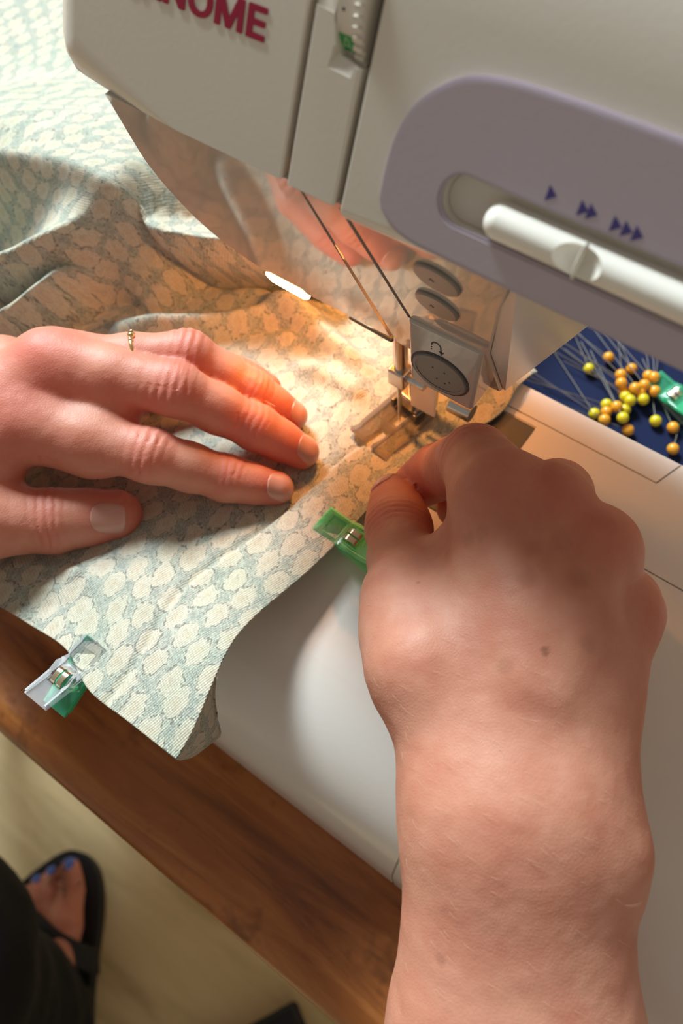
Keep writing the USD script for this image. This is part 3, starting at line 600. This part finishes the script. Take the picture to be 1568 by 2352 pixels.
PL = {0: ['lone yellow pin highest on the left, beneath the machine arm', 'yellow pin lying apart on the right, nearest the two orange ones', 'yellow pin at the near left end of the pile by the bed edge', 'yellow pin in the thick of the pile', 'yellow pin just below the thick of the pile', 'yellow pin lowest in the heap, pointing at the bed', 'dull yellow pin left of the heap centre', 'yellow pin beside the green clip', 'yellow pin at the heap centre'],
      1: ['orange pin right under the arm at the top', 'orange pin at the top of the short column of beads', 'orange pin second down the short column of beads', 'orange pin at the bottom of the short column of beads', 'orange pin between yellow beads in the heap', 'orange pin behind the nearest yellow bead at left', 'orange pin touching the bed edge at left', 'orange pin left of the green clip', 'deep orange pin close to the green clip', 'deep orange pin tucked under the arm', 'orange pin half hidden by the bed edge', 'orange pin at the right edge, upper of two', 'orange pin at the right edge, lower of two', 'orange pin above the bead column', 'orange pin above the green clip', 'orange pin beneath the green clip', 'orange pin below the deep orange one']}
cnt = {0: 0, 1: 0}
for i, (cx_, cy_, kind) in enumerate(PINS):
    u, v = 1200 + cx_ / 4.26, 760 + cy_ / 4.26
    lift = 3.0 + (prnd.random() * 5 if 780 < cx_ < 1300 and cy_ < 900 else 0)
    p = at(u, v, (TY * 1000) + lift)
    ang = math.radians(prnd.uniform(120, 190)) if cx_ < 1250 else math.radians(prnd.uniform(100, 140))
    R = trimesh.transformations.euler_matrix(0, 0, ang)[:3, :3]
    lab = PL[kind][cnt[kind]]; cnt[kind] += 1
    x = thing('ball_head_pin', lab, 'pin', 'ball head pins', p, R)
    if 'pin%d' % kind not in pin_src:
        pin_src['pin%d' % kind] = x
        obj('bead', trimesh.creation.icosphere(3, .0027), MT['yellow' if kind == 0 else 'orange'], x, smooth=True)
        obj('shaft', cyl((.002, 0, 0), (.042, 0, -.0020), .0002, .0002, seg=8), MT['pinsteel'], x)
    else:
        x.GetReferences().AddInternalReference(pin_src['pin%d' % kind].GetPath()); x.SetInstanceable(True)
        for key, val in (('label', lab), ('category', 'pin'), ('group', 'ball head pins')): x.SetCustomDataByKey(key, val)
clip('sewing_clip', 'green and clear sewing clip lying among the pins', 'sewing clips', at(1497, 868, TY * 1000 + 6), (.9, -.35, .02), (.05, -.3, 1), MT['tealclear'], MT['clear'])

# ------------------------------------------------------------------ foot pedal on the floor, lower edge of the picture
def fl(u, v, z=0): return at(u, v, FLOOR_Z * 1000 + z)
pa, pb = fl(560, 2358, 35), fl(688, 2288, 35)
d = (pb - pa)[:2]; d /= np.linalg.norm(d); nrm = np.array([d[1], -d[0]])
ped = thing('foot_pedal', 'black sewing machine foot pedal on the floor below the table edge', 'pedal', loc=(float(pa[0]), float(pa[1]), FLOOR_Z))
def pp(a, b, z): return (d * a + nrm * b).tolist() + [z]
obj('pedal_base', hull_balls([pp(a, b, z) for a in (-.09, .052) for b in (.006, .09) for z in (.005, .012)], .005, 12), MT['rubber'], ped)
obj('treadle', hull_balls([pp(-.088, .008, .020), pp(-.088, .088, .020), pp(.050, .008, .032), pp(.050, .088, .032), pp(.050, .008, .014), pp(.050, .088, .014), pp(-.088, .008, .014), pp(-.088, .088, .014)], .004, 12), MT['rubber'], ped)

# ------------------------------------------------------------------ the person: arms and foot from blended signed distances
def cone_d(P, a, b, ra, rb):
    a, b = np.asarray(a, np.float32), np.asarray(b, np.float32); ab = b - a; L2 = float(ab @ ab) + 1e-12
    t = np.clip(((P - a) @ ab) / L2, 0, 1)
    q = P - a - t[..., None] * ab
    return np.sqrt(np.einsum('...k,...k->...', q, q)) - (ra + t * (rb - ra))
def smin(a, b, k):
    h = np.clip(.5 + .5 * (b - a) / k, 0, 1)
    return b + (a - b) * h - k * h * (1 - h)
class Body:
    """groups of tapered bones: bones blend inside a group (k), groups blend into each other (K), fingers meet almost without blending"""
    def __init__(s): s.palm, s.fingers, s.dents = [], [], []
    def bone(s, a, b, ra, rb): s.palm.append((a, b, ra, rb))
    def finger(s, pts, rad, k=.0035): s.fingers.append((pts, rad, k))
    def sdf(s, P, web=.0055, kp=.010):
        P = P.astype(np.float32); d = None
        for a, b, ra, rb in s.palm:
            e = cone_d(P, a, b, ra, rb); d = e if d is None else smin(d, e, kp)
        fm = None
        for pts, rad, k in s.fingers:
            f = None
            for i in range(len(pts) - 1):
                a, b = np.asarray(pts[i]), np.asarray(pts[i + 1]); m = (a + b) / 2; rm = (rad[i] + rad[i + 1]) / 2 * .955
                for e in (cone_d(P, a, m, rad[i], rm), cone_d(P, m, b, rm, rad[i + 1])):
                    f = e if f is None else smin(f, e, k)
            fm = f if fm is None else smin(fm, f, .0008)
        if fm is not None: d = fm if d is None else smin(d, fm, web)
        for a, b, r, dep in s.dents:  # shallow grooves
            e = cone_d(P, a, b, r, r); d = d + dep * np.exp(-np.maximum(e, 0) ** 2 / (.35 * r) ** 2) * (e < r * 2)
        return d
def surface_nets(f, lo, hi, h):
    ax = [np.arange(l, u + h, h, dtype=np.float32) for l, u in zip(lo, hi)]
    n = [len(a) for a in ax]; D = np.empty(n, np.float32)
    for i in range(0, n[0], 24):
        Pg = np.stack(np.meshgrid(ax[0][i:i + 24], ax[1], ax[2], indexing='ij'), -1); D[i:i + 24] = f(Pg)
    ins = D < 0
    corner = [ins[a:n[0] - 1 + a, b:n[1] - 1 + b, c:n[2] - 1 + c] for a in (0, 1) for b in (0, 1) for c in (0, 1)]
    cnt_ = sum(c.astype(np.int8) for c in corner); act = (cnt_ > 0) & (cnt_ < 8)
    idx = -np.ones(act.shape, np.int64); ijk = np.argwhere(act); idx[act] = np.arange(len(ijk))
    acc = np.zeros((len(ijk), 3)); num = np.zeros(len(ijk))
    off = [(a, b, c) for a in (0, 1) for b in (0, 1) for c in (0, 1)]
    for p in off:
        for k in range(3):
            if p[k]: continue
            q = list(p); q[k] = 1
            dp = D[tuple((ijk + p).T)]; dq = D[tuple((ijk + q).T)]; cr = (dp < 0) != (dq < 0)
            t = np.where(cr, dp / np.where(cr, dp - dq, 1), 0); pt = np.tile(np.array(p, float), (len(ijk), 1)); pt[:, k] += t
            acc += pt * cr[:, None]; num += cr
    Vv = (ijk + acc / num[:, None]) * h + [a[0] for a in ax]
    F = []
    for k in range(3):
        u_, v_ = (k + 1) % 3, (k + 2) % 3
        sl0 = [slice(None)] * 3; sl1 = [slice(None)] * 3; sl0[k] = slice(0, -1); sl1[k] = slice(1, None)
        ch = ins[tuple(sl0)] != ins[tuple(sl1)]
        e = np.argwhere(ch); e = e[(e[:, u_] > 0) & (e[:, v_] > 0) & (e[:, u_] < n[u_] - 1) & (e[:, v_] < n[v_] - 1)]
        if not len(e): continue
        du, dv = np.zeros(3, int), np.zeros(3, int); du[u_] = 1; dv[v_] = 1
        q = np.stack([idx[tuple((e - du - dv).T)], idx[tuple((e - dv).T)], idx[tuple(e.T)], idx[tuple((e - du).T)]], 1)
        flip = ins[tuple(e.T)]; q[~flip] = q[~flip][:, ::-1]
        F.append(q)
    F = np.vstack(F); F = np.vstack([F[:, [0, 1, 2]], F[:, [0, 2, 3]]])
    return trimesh.Trimesh(Vv, F, process=False)
def grad(f, P, e=.0004):
    g = np.stack([f(P + np.eye(3)[k] * e) - f(P - np.eye(3)[k] * e) for k in range(3)], -1)
    return g / (np.linalg.norm(g, axis=-1, keepdims=True) + 1e-9)
def skin_mesh(f, lo, hi, h, sub=1):
    m = surface_nets(f, lo, hi, h)
    Vv = np.array(m.vertices)
    for _ in range(2): Vv = Vv - grad(f, Vv) * f(Vv)[:, None] * .8
    m = trimesh.Trimesh(Vv, m.faces, process=False); trimesh.smoothing.filter_taubin(m, iterations=4)
    for _ in range(sub): m = trimesh.Trimesh(*trimesh.remesh.subdivide(m.vertices, m.faces), process=False)
    return m
def vnormals(m): return meshkit.arrays(m, True)[2]
def creases(m, joints):
    """fine wrinkles across the back of each joint: (centre, finger direction, up, strength, pitch, spread)"""
    Vv = np.array(m.vertices); N = vnormals(m); disp = np.zeros(len(Vv)); flush = np.zeros(len(Vv))
    for c, a, upv, A, lam, sg in joints:
        c, a, upv = (np.asarray(x, float) for x in (c, a, upv)); a = a / np.linalg.norm(a)
        r = Vv - c; near_ = np.linalg.norm(r, axis=1) < .022; rr = r[near_]; s = rr @ a
        wob = (meshkit.noise(Vv[near_] * 420, 3) - .5) * 1.7 + np.abs(rr @ np.cross(a, upv)) * 120
        dors = smooth(-.1, .5, N[near_] @ upv)
        e = np.exp(-(s / sg) ** 2) * dors
        disp[near_] -= A * e * (.5 + .5 * np.cos(s / lam * 2 * math.pi + wob)) ** 2
        flush[near_] = np.maximum(flush[near_], .38 * np.exp(-(s / (sg * 1.2)) ** 2) * smooth(-.3, .6, N[near_] @ upv))
    disp += (meshkit.fbm(Vv * 160, 3, 9) - .5) * .0005
    return trimesh.Trimesh(Vv + N * disp[:, None], m.faces, process=False), flush
def nail_mesh(f, c, along, out, L, W, th=.00045):
    """curved plate laid on the finger's surface around c, pointing along"""
    along, out = np.asarray(along, float), np.asarray(out, float); along /= np.linalg.norm(along); out -= along * (out @ along); out /= np.linalg.norm(out); side = np.cross(out, along)
    n, mth = 22, 18; uu, vv = np.meshgrid(np.linspace(-1, 1, n), np.linspace(-1, 1, mth), indexing='ij')
    wd = np.where(uu > 0, np.sqrt(np.maximum(0, 1 - (np.abs(uu)) ** 4.)) * .55 + .45, np.sqrt(np.maximum(0, 1 - np.abs(uu) ** 3.2)) * .75 + .25)
    P0 = np.asarray(c) + along * (uu * L / 2)[..., None] + side * (vv * W / 2 * wd)[..., None] + out * .012
    p = P0.reshape(-1, 3)
    for _ in range(40):
        dd = f(p); p = p - out * np.clip(dd, -.002, .004)[:, None] * .8
    p = p.reshape(n, mth, 3)
    bump = .00035 + .00030 * (uu > .55) * (uu - .55) / .45
    top = p + out * bump[..., None] * (1 - .9 * (np.abs(vv) ** 6))[..., None]
    bot = p - out * .0008
    sm_, _ = sheet_raw(top, bot); return sm_
def sheet_raw(A, B):
    n, m = A.shape[:2]; i = np.arange(n * m).reshape(n, m); k = n * m
    a, b, c_, d = i[:-1, :-1].ravel(), i[1:, :-1].ravel(), i[1:, 1:].ravel(), i[:-1, 1:].ravel()
    F = np.vstack([np.c_[a, b, c_], np.c_[a, c_, d], np.c_[a + k, c_ + k, b + k], np.c_[a + k, d + k, c_ + k]])
    rim = np.r_[i[:-1, 0], i[-1, :-1], i[:0:-1, -1], i[0, :0:-1]]; nxt = np.roll(rim, -1)
    F = np.vstack([F, np.c_[rim, rim + k, nxt], np.c_[nxt, rim + k, nxt + k]])
    m_ = trimesh.Trimesh(np.vstack([A.reshape(-1, 3), B.reshape(-1, 3)]), F, process=False); m_.fix_normals(); return m_, None
def flush_at(m, flush, pts, r):
    Vv = np.array(m.vertices)
    for p, a in pts: flush = np.maximum(flush, a * np.exp(-(np.linalg.norm(Vv - p, axis=1) / r) ** 2))
    return np.clip(flush, 0, 1)
def body_obj(name, m, flush, spots, parent, label):
    o = obj(name, m, MT['skin'], parent, smooth=True, label=label)
    Vv = np.array(m.vertices); sp = np.zeros(len(Vv))
    for p, rr, a in spots:
        q = np.linalg.norm(Vv - p, axis=1) * (1 + .5 * (meshkit.noise(Vv * 700, 2) - .5)); sp = np.maximum(sp, a * smooth(rr, rr * .4, q))
    primvar(o, 'flush', flush); primvar(o, 'spot', sp)
    return o

person = thing('person', 'person in black trousers and sandal guiding fabric under the presser foot with both hands', 'person', loc=(0, 0, 0))

# ---- left hand, palm down on the fabric
def J(*L): return [at(*p) for p in L]
li = J((58, 975, 37), (345, 1046, 29), (520, 1098, 15.5), (634, 1122, 8.4)); lir = [.0108, .0090, .0078, .0062]
lm_ = J((112, 835, 43), (402, 893, 39), (590, 983, 20), (692, 1038, 9.0)); lmr = [.0112, .0091, .0079, .0063]
lr = J((172, 838, 39), (432, 817, 37), (578, 898, 21), (668, 955, 9.0)); lrr = [.0100, .0086, .0074, .0060]
lp_ = J((212, 850, 21), (445, 832, 16), (545, 862, 11), (612, 890, 7.5)); lpr = [.0088, .0076, .0065, .0055]
lt = J((-70, 1195, 24), (125, 1196, 15.5), (268, 1182, 11.5)); ltr = [.0125, .0108, .0088]
WL = at(-330, 1118, 33)
LB = Body()
for p, rr in ((li[0], .0112), (lm_[0], .0116), (lr[0], .0098), (lp_[0], .0085)):
    LB.bone(p - [0, 0, .0015], WL + (p - lm_[0]) * .30, rr, .0150)
LB.bone(li[0] - [.012, .006, .010], lt[0], .009, .012); LB.bone(lt[0], WL + [.012, -.018, -.004], .0125, .016)
LB.bone(li[0] * .72 + li[1] * .28 - UP0 * .004, lm_[0] * .74 + lm_[1] * .26 - UP0 * .006, .0075, .0075)
LB.bone(li[0] * .42 + li[1] * .58 - UP0 * .003, lm_[0] * .45 + lm_[1] * .55 - UP0 * .007, .0072, .0072)
LB.bone(li[0] * .50 + li[1] * .50 - UP0 * .006, lm_[0] * .53 + lm_[1] * .47 - UP0 * .010, .0080, .0080)
LB.bone(lm_[0] - [.025, .006, .014], WL, .012, .016)
EL = WL + np.array([-.07, -.17, -.008])
for o_ in ((.006, -.010, 0), (-.006, .010, 0)): LB.bone(WL + o_, EL + np.array(o_) * 1.4, .0185, .029)
for pts, rad in ((li, lir), (lm_, lmr), (lr, lrr), (lp_, lpr), (lt, ltr)): LB.finger(pts, rad)
def pads(B, pts, rad, up):  # fleshy pad beyond the last joint's underside
    a = (pts[-1] - pts[-2]); a /= np.linalg.norm(a); B.finger([pts[-1] - a * .006 - up * .0008, pts[-1] + a * .0012 - up * .0006], [rad[-1] * .98, rad[-1] * .98], .004)
UP = np.array([0, 0, 1.])
lf = lambda P: LB.sdf(P)
lo, hi = np.array([-.255, -.262, -.006]), np.array([.0, -.004, .064])
lh = skin_mesh(lf, (-.255, -.235, -.006), (-.008, .0, .066), .00125)
def dirn(p, i): return p[i + 1] - p[i - 1]
jl = []
for pts in (li, lm_, lr):
    jl += [(pts[1] + UP * .004, dirn(pts, 1), UP, .00036, .0032, .0058), (pts[2] + UP * .003, pts[3] - pts[2], UP, .00020, .0026, .0030)]
jl += [(lt[1] + UP * .004, lt[2] - lt[1], np.array([.2, .1, 1]) / 1.02, .0004, .0028, .005)]
lh, fl_l = creases(lh, jl)
fl_l = flush_at(lh, fl_l, [(p[-1], .75) for p in (li, lm_, lr, lp_, lt)] + [(lm_[0] + UP * .012, .55), (li[0] + UP * .012, .5)], .012)
left = body_obj('hand', lh, np.clip(fl_l + .22, 0, 1), [], person, 'left hand spread flat on the fabric')
for pts, upv, L, W in ((li, (.05, -.30, 1), .0125, .0098), (lm_, (.12, .02, 1), .0122, .0100), (lr, (.30, .12, 1), .0105, .0090)):
    a = pts[-1] - pts[-2]; a = a / np.linalg.norm(a)
    u_ = np.array(upv, float); u_ -= a * (u_ @ a); u_ /= np.linalg.norm(u_)
    obj('fingernail', nail_mesh(lf, pts[-1] + a * .0016, a, u_, L, W), MT['nail'], left, smooth=True)
a = lt[2] - lt[1]
obj('fingernail', nail_mesh(lf, lt[2] + a / np.linalg.norm(a) * -.0010 + np.array([0.0004, -.0016, 0]), a + np.array([0, -.004, 0]), (.35, -.30, 1), .0115, .0105), MT['nail'], left, smooth=True)
# ring on the ring finger
rc = lr[0] + (lr[1] - lr[0]) * .55; ra = lr[1] - lr[0]; ra = ra / np.linalg.norm(ra)
rx = np.cross(ra, UP); rx /= np.linalg.norm(rx); ry = np.cross(rx, ra)
rt = thing('finger_ring', 'thin gold ring with a small round setting on the left ring finger', 'ring', loc=rc)
RR = .0096
th_ = np.linspace(0, 2 * math.pi, 60)
wave = [rx * (RR * math.cos(t)) + ry * (RR * math.sin(t)) + ra * (.0008 * math.sin(2 * t)) for t in th_]
obj('band', tube(wave, .00075, 10), MT['gold'], rt, smooth=True)
top_ = rx * (-RR * .30) + ry * (RR * .98)
obj('setting', join(trimesh.creation.icosphere(2, .0013).apply_translation(top_), trimesh.creation.icosphere(2, .0009).apply_translation(top_ + rx * -.0022 - ry * .0007), trimesh.creation.icosphere(2, .0009).apply_translation(top_ + rx * .0021 + ry * .0003)), MT['gold'], rt, smooth=True)

# ---- right arm: forearm towards the picture's lower edge, hand pinching the clip
ri = J((1150, 1140, 66), (1092, 1062, 50), (1005, 1085, 28), (935, 1128, 14.5)); rir = [.0125, .0107, .0088, .0072]
rm = J((1262, 1166, 65), (1276, 1140, 44), (1150, 1150, 17), (1050, 1165, 10)); rmr = [.0108, .0104, .0088, .0072]
rr_ = J((1372, 1262, 61), (1385, 1250, 34), (1270, 1250, 14), (1180, 1260, 9.5)); rrr = [.0106, .0098, .0084, .0070]
rp = J((1432, 1408, 52), (1440, 1380, 28), (1355, 1390, 12), (1280, 1395, 8.5)); rpr = [.0096, .0090, .0076, .0064]
rt_ = J((975, 1530, 52), (934, 1370, 45), (915, 1215, 30), (908, 1148, 22)); rtr = [.0120, .0106, .0100, .0086]
WR_ = at(1190, 1850, 45)
RB = Body()
wr_side = (at(1350, 1850, 45) - at(1030, 1850, 45)); wr_side /= np.linalg.norm(wr_side)
ED0 = WR_ - at(1180, 2380, 20); ED0 /= np.linalg.norm(ED0)
for p, rr, s in ((ri[0], .0112, -.008), (rm[0], .0104, -.002), (rr_[0], .0098, .003), (rp[0], .0090, .008)):
    RB.bone(p - UP * .0015, WR_ + wr_side * s, rr, .0172)
RB.bone(rt_[0], WR_ - wr_side * .009 - UP * .002, .0134, .0165); RB.bone(rt_[0], rt_[1], .0134, .0108)
RB.bone((ri[0] + WR_) / 2 - UP * .004, (rt_[0] + rt_[1]) / 2 - UP * .002, .0135, .012)
RB.bone(ri[0] * .7 + WR_ * .3 - UP * .005, (rt_[0] * .4 + rt_[1] * .6) - UP * .003, .0105, .0105)
RB.bone(WR_ - ED0 * .012, (rm[0] + rr_[0]) * .33 + WR_ * .34 - UP * .001, .0178, .0138)
RB.bone(WR_ - ED0 * .006 - wr_side * .006, ri[0] * .55 + WR_ * .45 - UP * .001, .0172, .0128)
RB.bone(WR_ - ED0 * .006 + wr_side * .007, rp[0] * .5 + WR_ * .5 - UP * .001, .0168, .0118)   # web muscle
RB.bone(ri[0] * .80 + rt_[1] * .20 - UP * .012, rt_[1] * .6 + ri[0] * .4 - UP * .010, .010, .009)
RB.bone((rm[0] + WR_) / 2 - UP * .010, (rr_[0] + WR_) / 2 - UP * .010, .018, .017)      # palm
E0 = at(1180, 2380, 20); ED = (E0 - WR_); ED = ED / np.linalg.norm(ED)
E1 = E0 + ED * .10
for s, rr0, rr1, rr2 in ((-.0098, .0172, .0199, .027), (.0098, .0172, .0199, .027), (0, .0175, .0208, .029)):
    RB.bone(WR_ + wr_side * s, E0 + wr_side * s * 1.0, rr0, rr1); RB.bone(E0 + wr_side * s, E1 + wr_side * s * 1.1, rr1, rr2)
RB.bone(at(1392, 1965, 46), at(1382, 2010, 42), .0092, .0088)  # ulna head
for pts, rad in ((ri, rir), (rm, rmr), (rr_, rrr), (rp, rpr), (rt_, rtr)): RB.finger(pts, rad)
for p in (ri, rm, rr_):  # tendons fanning over the back of the hand
    RB.bone(p[0] + UP * .0085, (p[0] * .35 + WR_ * .65) + UP * .0145, .0032, .0018)
rf = lambda P: RB.sdf(P, web=.006, kp=.009)
rh = skin_mesh(rf, (-.005, -.27, -.022), (.215, .012, .088), .00135)
jr = [(rt_[2] + UP * .006, rt_[3] - rt_[1], np.array([-.3, -.3, 1]) / 1.09, .00028, .0024, .0050), (ri[1], dirn(ri, 1), np.array([-.3, .5, .8]), .0002, .0028, .005)]
rh, fl_r = creases(rh, jr)
fl_r = flush_at(rh, fl_r, [(rt_[-1], .8), (ri[-1], .9), (ri[-2], .7), (rt_[2], .4), (ri[0] + UP * .01, .35), (rm[0] + UP * .012, .45), (rr_[0] + UP * .012, .4), (rp[0], .5)], .013)
def hit(u, v):  # where a pixel's ray meets the right arm
    r = ray(u, v); r = r / np.linalg.norm(r); s = .12
    for _ in range(80): s += float(rf((CAM + r * s)[None])[0]) * .9
    return CAM + r * s
sp = [(hit(1252, 1492), .0013, .62), (hit(1253, 1500), .0012, .6), (hit(1010, 2205), .0018, .30), (hit(960, 1338), .0009, .5)] + [(hit(u_, v_), r_, .16) for u_, v_, r_ in ((1075, 1240, .003), (1290, 1240, .004), (1220, 1260, .003), (1210, 1325, .0035), (1108, 1225, .003), (1330, 1330, .004), (1160, 1530, .0025), (1350, 1480, .003))]
right = body_obj('arm', rh, fl_r, sp, person, 'right forearm and hand pinching the green clip')
a = rt_[3] - rt_[2]
obj('fingernail', nail_mesh(rf, rt_[3] + a / np.linalg.norm(a) * .001 + np.array([-.003, .002, -.001]), a, (-.8, .35, .35), .0110, .0095), MT['nail'], right, smooth=True)
# fine pale hairs lying across the forearm
hr = np.random.default_rng(5); Pn, wd_, cn = [], [], []
Nv = vnormals(rh); RV = np.array(rh.vertices)
cand = np.where((Nv[:, 2] > .35) & (RV[:, 1] < -.075))[0]
for i in hr.choice(cand, 300, replace=False):
    p, nn = RV[i], Nv[i]; t_ = ED * .35 + wr_side * .9 + hr.normal(0, .18, 3); t_ -= nn * (t_ @ nn); t_ /= np.linalg.norm(t_); L = hr.uniform(.0022, .0052)
    for q_ in (0, .35, .7, 1.): Pn.append(p + t_ * L * q_ + nn * (.0001 + .0009 * math.sin(q_ * 2.4) * L / .006)); wd_.append(.000024 * (1 - .7 * q_))
    cn.append(4)
hc = UsdGeom.BasisCurves.Define(stage, '/World/person/arm/arm_hair'); hc.CreateTypeAttr('linear')
hc.CreatePointsAttr(Vt.Vec3fArray.FromNumpy(np.array(Pn, np.float32))); hc.CreateCurveVertexCountsAttr(Vt.IntArray(cn)); hc.CreateWidthsAttr(Vt.FloatArray.FromNumpy(np.array(wd_, np.float32) * 2)); hc.SetWidthsInterpolation('vertex')
MT['hair'] = principled('fair_hair', (.62, .42, .27), .35)
UsdShade.MaterialBindingAPI.Apply(hc.GetPrim()).Bind(MT['hair']); tag(hc, kind='stuff')

# ---- foot in a black sandal and trouser leg, far below
FZ = FLOOR_Z
SOLE = .028
hallux = fl(165, 1985, 40); heel = hallux + np.array([.165, -.165, 0]); fd = heel - hallux; fd /= np.linalg.norm(fd); fs = np.array([fd[1], -fd[0], 0])  # fs points to the little toe
if fs @ (fl(60, 1990, 40) - hallux) < 0: fs = -fs
def FP(a, b, z): q = hallux + fd * a + fs * b; return np.array([q[0], q[1], FZ + SOLE + z])
FB = Body()
FB.finger([FP(.062, .004, .024), FP(.030, -.001, .014), FP(.004, .002, .012)], [.018, .0125, .0115], .008)
for j, (b, a0, r) in enumerate(((.024, .002, .0085), (.041, .008, .0080), (.056, .017, .0076), (.070, .028, .0072))):
    FB.finger([FP(.068, b * .82 + .004, .020), FP(a0 + .026, b * .97, .016), FP(a0 + .004, b, .0085)], [.014, .0085, r], .006)
FB.bone(FP(.066, .006, .020), FP(.150, .012, .050), .019, .026); FB.bone(FP(.072, .034, .019), FP(.150, .025, .042), .017, .024); FB.bone(FP(.080, .056, .014), FP(.165, .040, .022), .014, .020)
FB.bone(FP(.150, .018, .045), FP(.215, .024, .026), .026, .025); FB.bone(FP(.165, .018, .055), FP(.180, .020, .150), .028, .033)
ff = lambda P: FB.sdf(P, web=.010, kp=.018)
q = np.array([FP(a, b, z) for a in (-.03, .25) for b in (-.03, .10) for z in (-.004, .16)])
fm_ = skin_mesh(ff, q.min(0), q.max(0), .0035, 0)
ft = obj('foot', fm_, MT['skin'], person, smooth=True, label='bare foot in sandal')
primvar(ft, 'flush', np.full(len(fm_.vertices), .25)); primvar(ft, 'spot', np.zeros(len(fm_.vertices)))
obj('toenail', nail_mesh(ff, FP(-.001, .002, .02), -fd, (0, 0, 1), .016, .015, .001), MT['nail_blue'], ft, smooth=True)
for (b, a0) in ((.024, .002), (.041, .008)):
    obj('toenail', nail_mesh(ff, FP(a0 + .001, b, .015), -fd, (0, 0, 1), .010, .010, .001), MT['nail_blue'], ft, smooth=True)
outline = spline([(-.018, .004), (-.016, .024), (-.002, .052), (.022, .080), (.07, .088), (.14, .074), (.205, .060), (.238, .040), (.240, .014), (.215, -.008), (.15, -.012), (.09, -.020), (.04, -.026), (.0, -.018)], 90, True)
solem = to(extrude(Polygon(outline), SOLE - .002, .004), (*(hallux + [0, 0, 0])[:2], FZ), fd, fs, (0, 0, 1)) if np.cross(fd, fs)[2] > 0 else to(extrude(Polygon(outline * [1, -1]), SOLE - .002, .004), (*hallux[:2], FZ), fd, -fs, (0, 0, 1))
sd = obj('sandal', solem, MT['rubber'], person, smooth=40)
def strap(path, wv, th=.004):
    p = spline(path, 30); dd = np.gradient(p, axis=0); dd /= np.linalg.norm(dd, axis=1)[:, None]; W = np.array(wv, float)
    nn = np.cross(dd, W); nn /= np.linalg.norm(nn, axis=1)[:, None]; A = np.stack([p + W * k_ for k_ in np.linspace(-1, 1, 5)], 1); return sheet_raw(A + nn[:, None] * th / 2, A - nn[:, None] * th / 2)[0]
obj('strap', strap([FP(.105, -.024, -.004), FP(.100, -.020, .028), FP(.080, .006, .044), FP(.062, .026, .040), FP(.046, .046, .034), FP(.030, .064, .024), FP(.024, .086, -.004)], fd * .013), MT['rubber'], sd, smooth=True)
obj('strap', strap([FP(.150, -.018, -.004), FP(.125, -.012, .045), FP(.09, .010, .050), FP(.075, .034, .042), FP(.080, .062, .032), FP(.085, .088, -.004)], fd * .014), MT['rubber'], sd, smooth=True)
an, kne = FP(.165, .022, .085), at(-230, 2230, -330)
leg = []
TB = Body()
TB.bone(FP(.150, .025, .070), an + (kne - an) * .35, .062, .068); TB.bone(an + (kne - an) * .35, kne, .068, .075); TB.bone(kne, kne + np.array([.12, -.34, .03]), .078, .095)
tf = lambda P: TB.sdf(P, kp=.03) + ((meshkit.fbm(P * 22, 3, 4) - .5) * .012).astype(np.float32)
pts = np.array([an, kne, kne + [.12, -.34, .03]])
trm = skin_mesh(tf, pts.min(0) - .11, pts.max(0) + .11, .008, 0)
obj('trouser_leg', trm, MT['black'], person, smooth=True, label='black trouser leg')
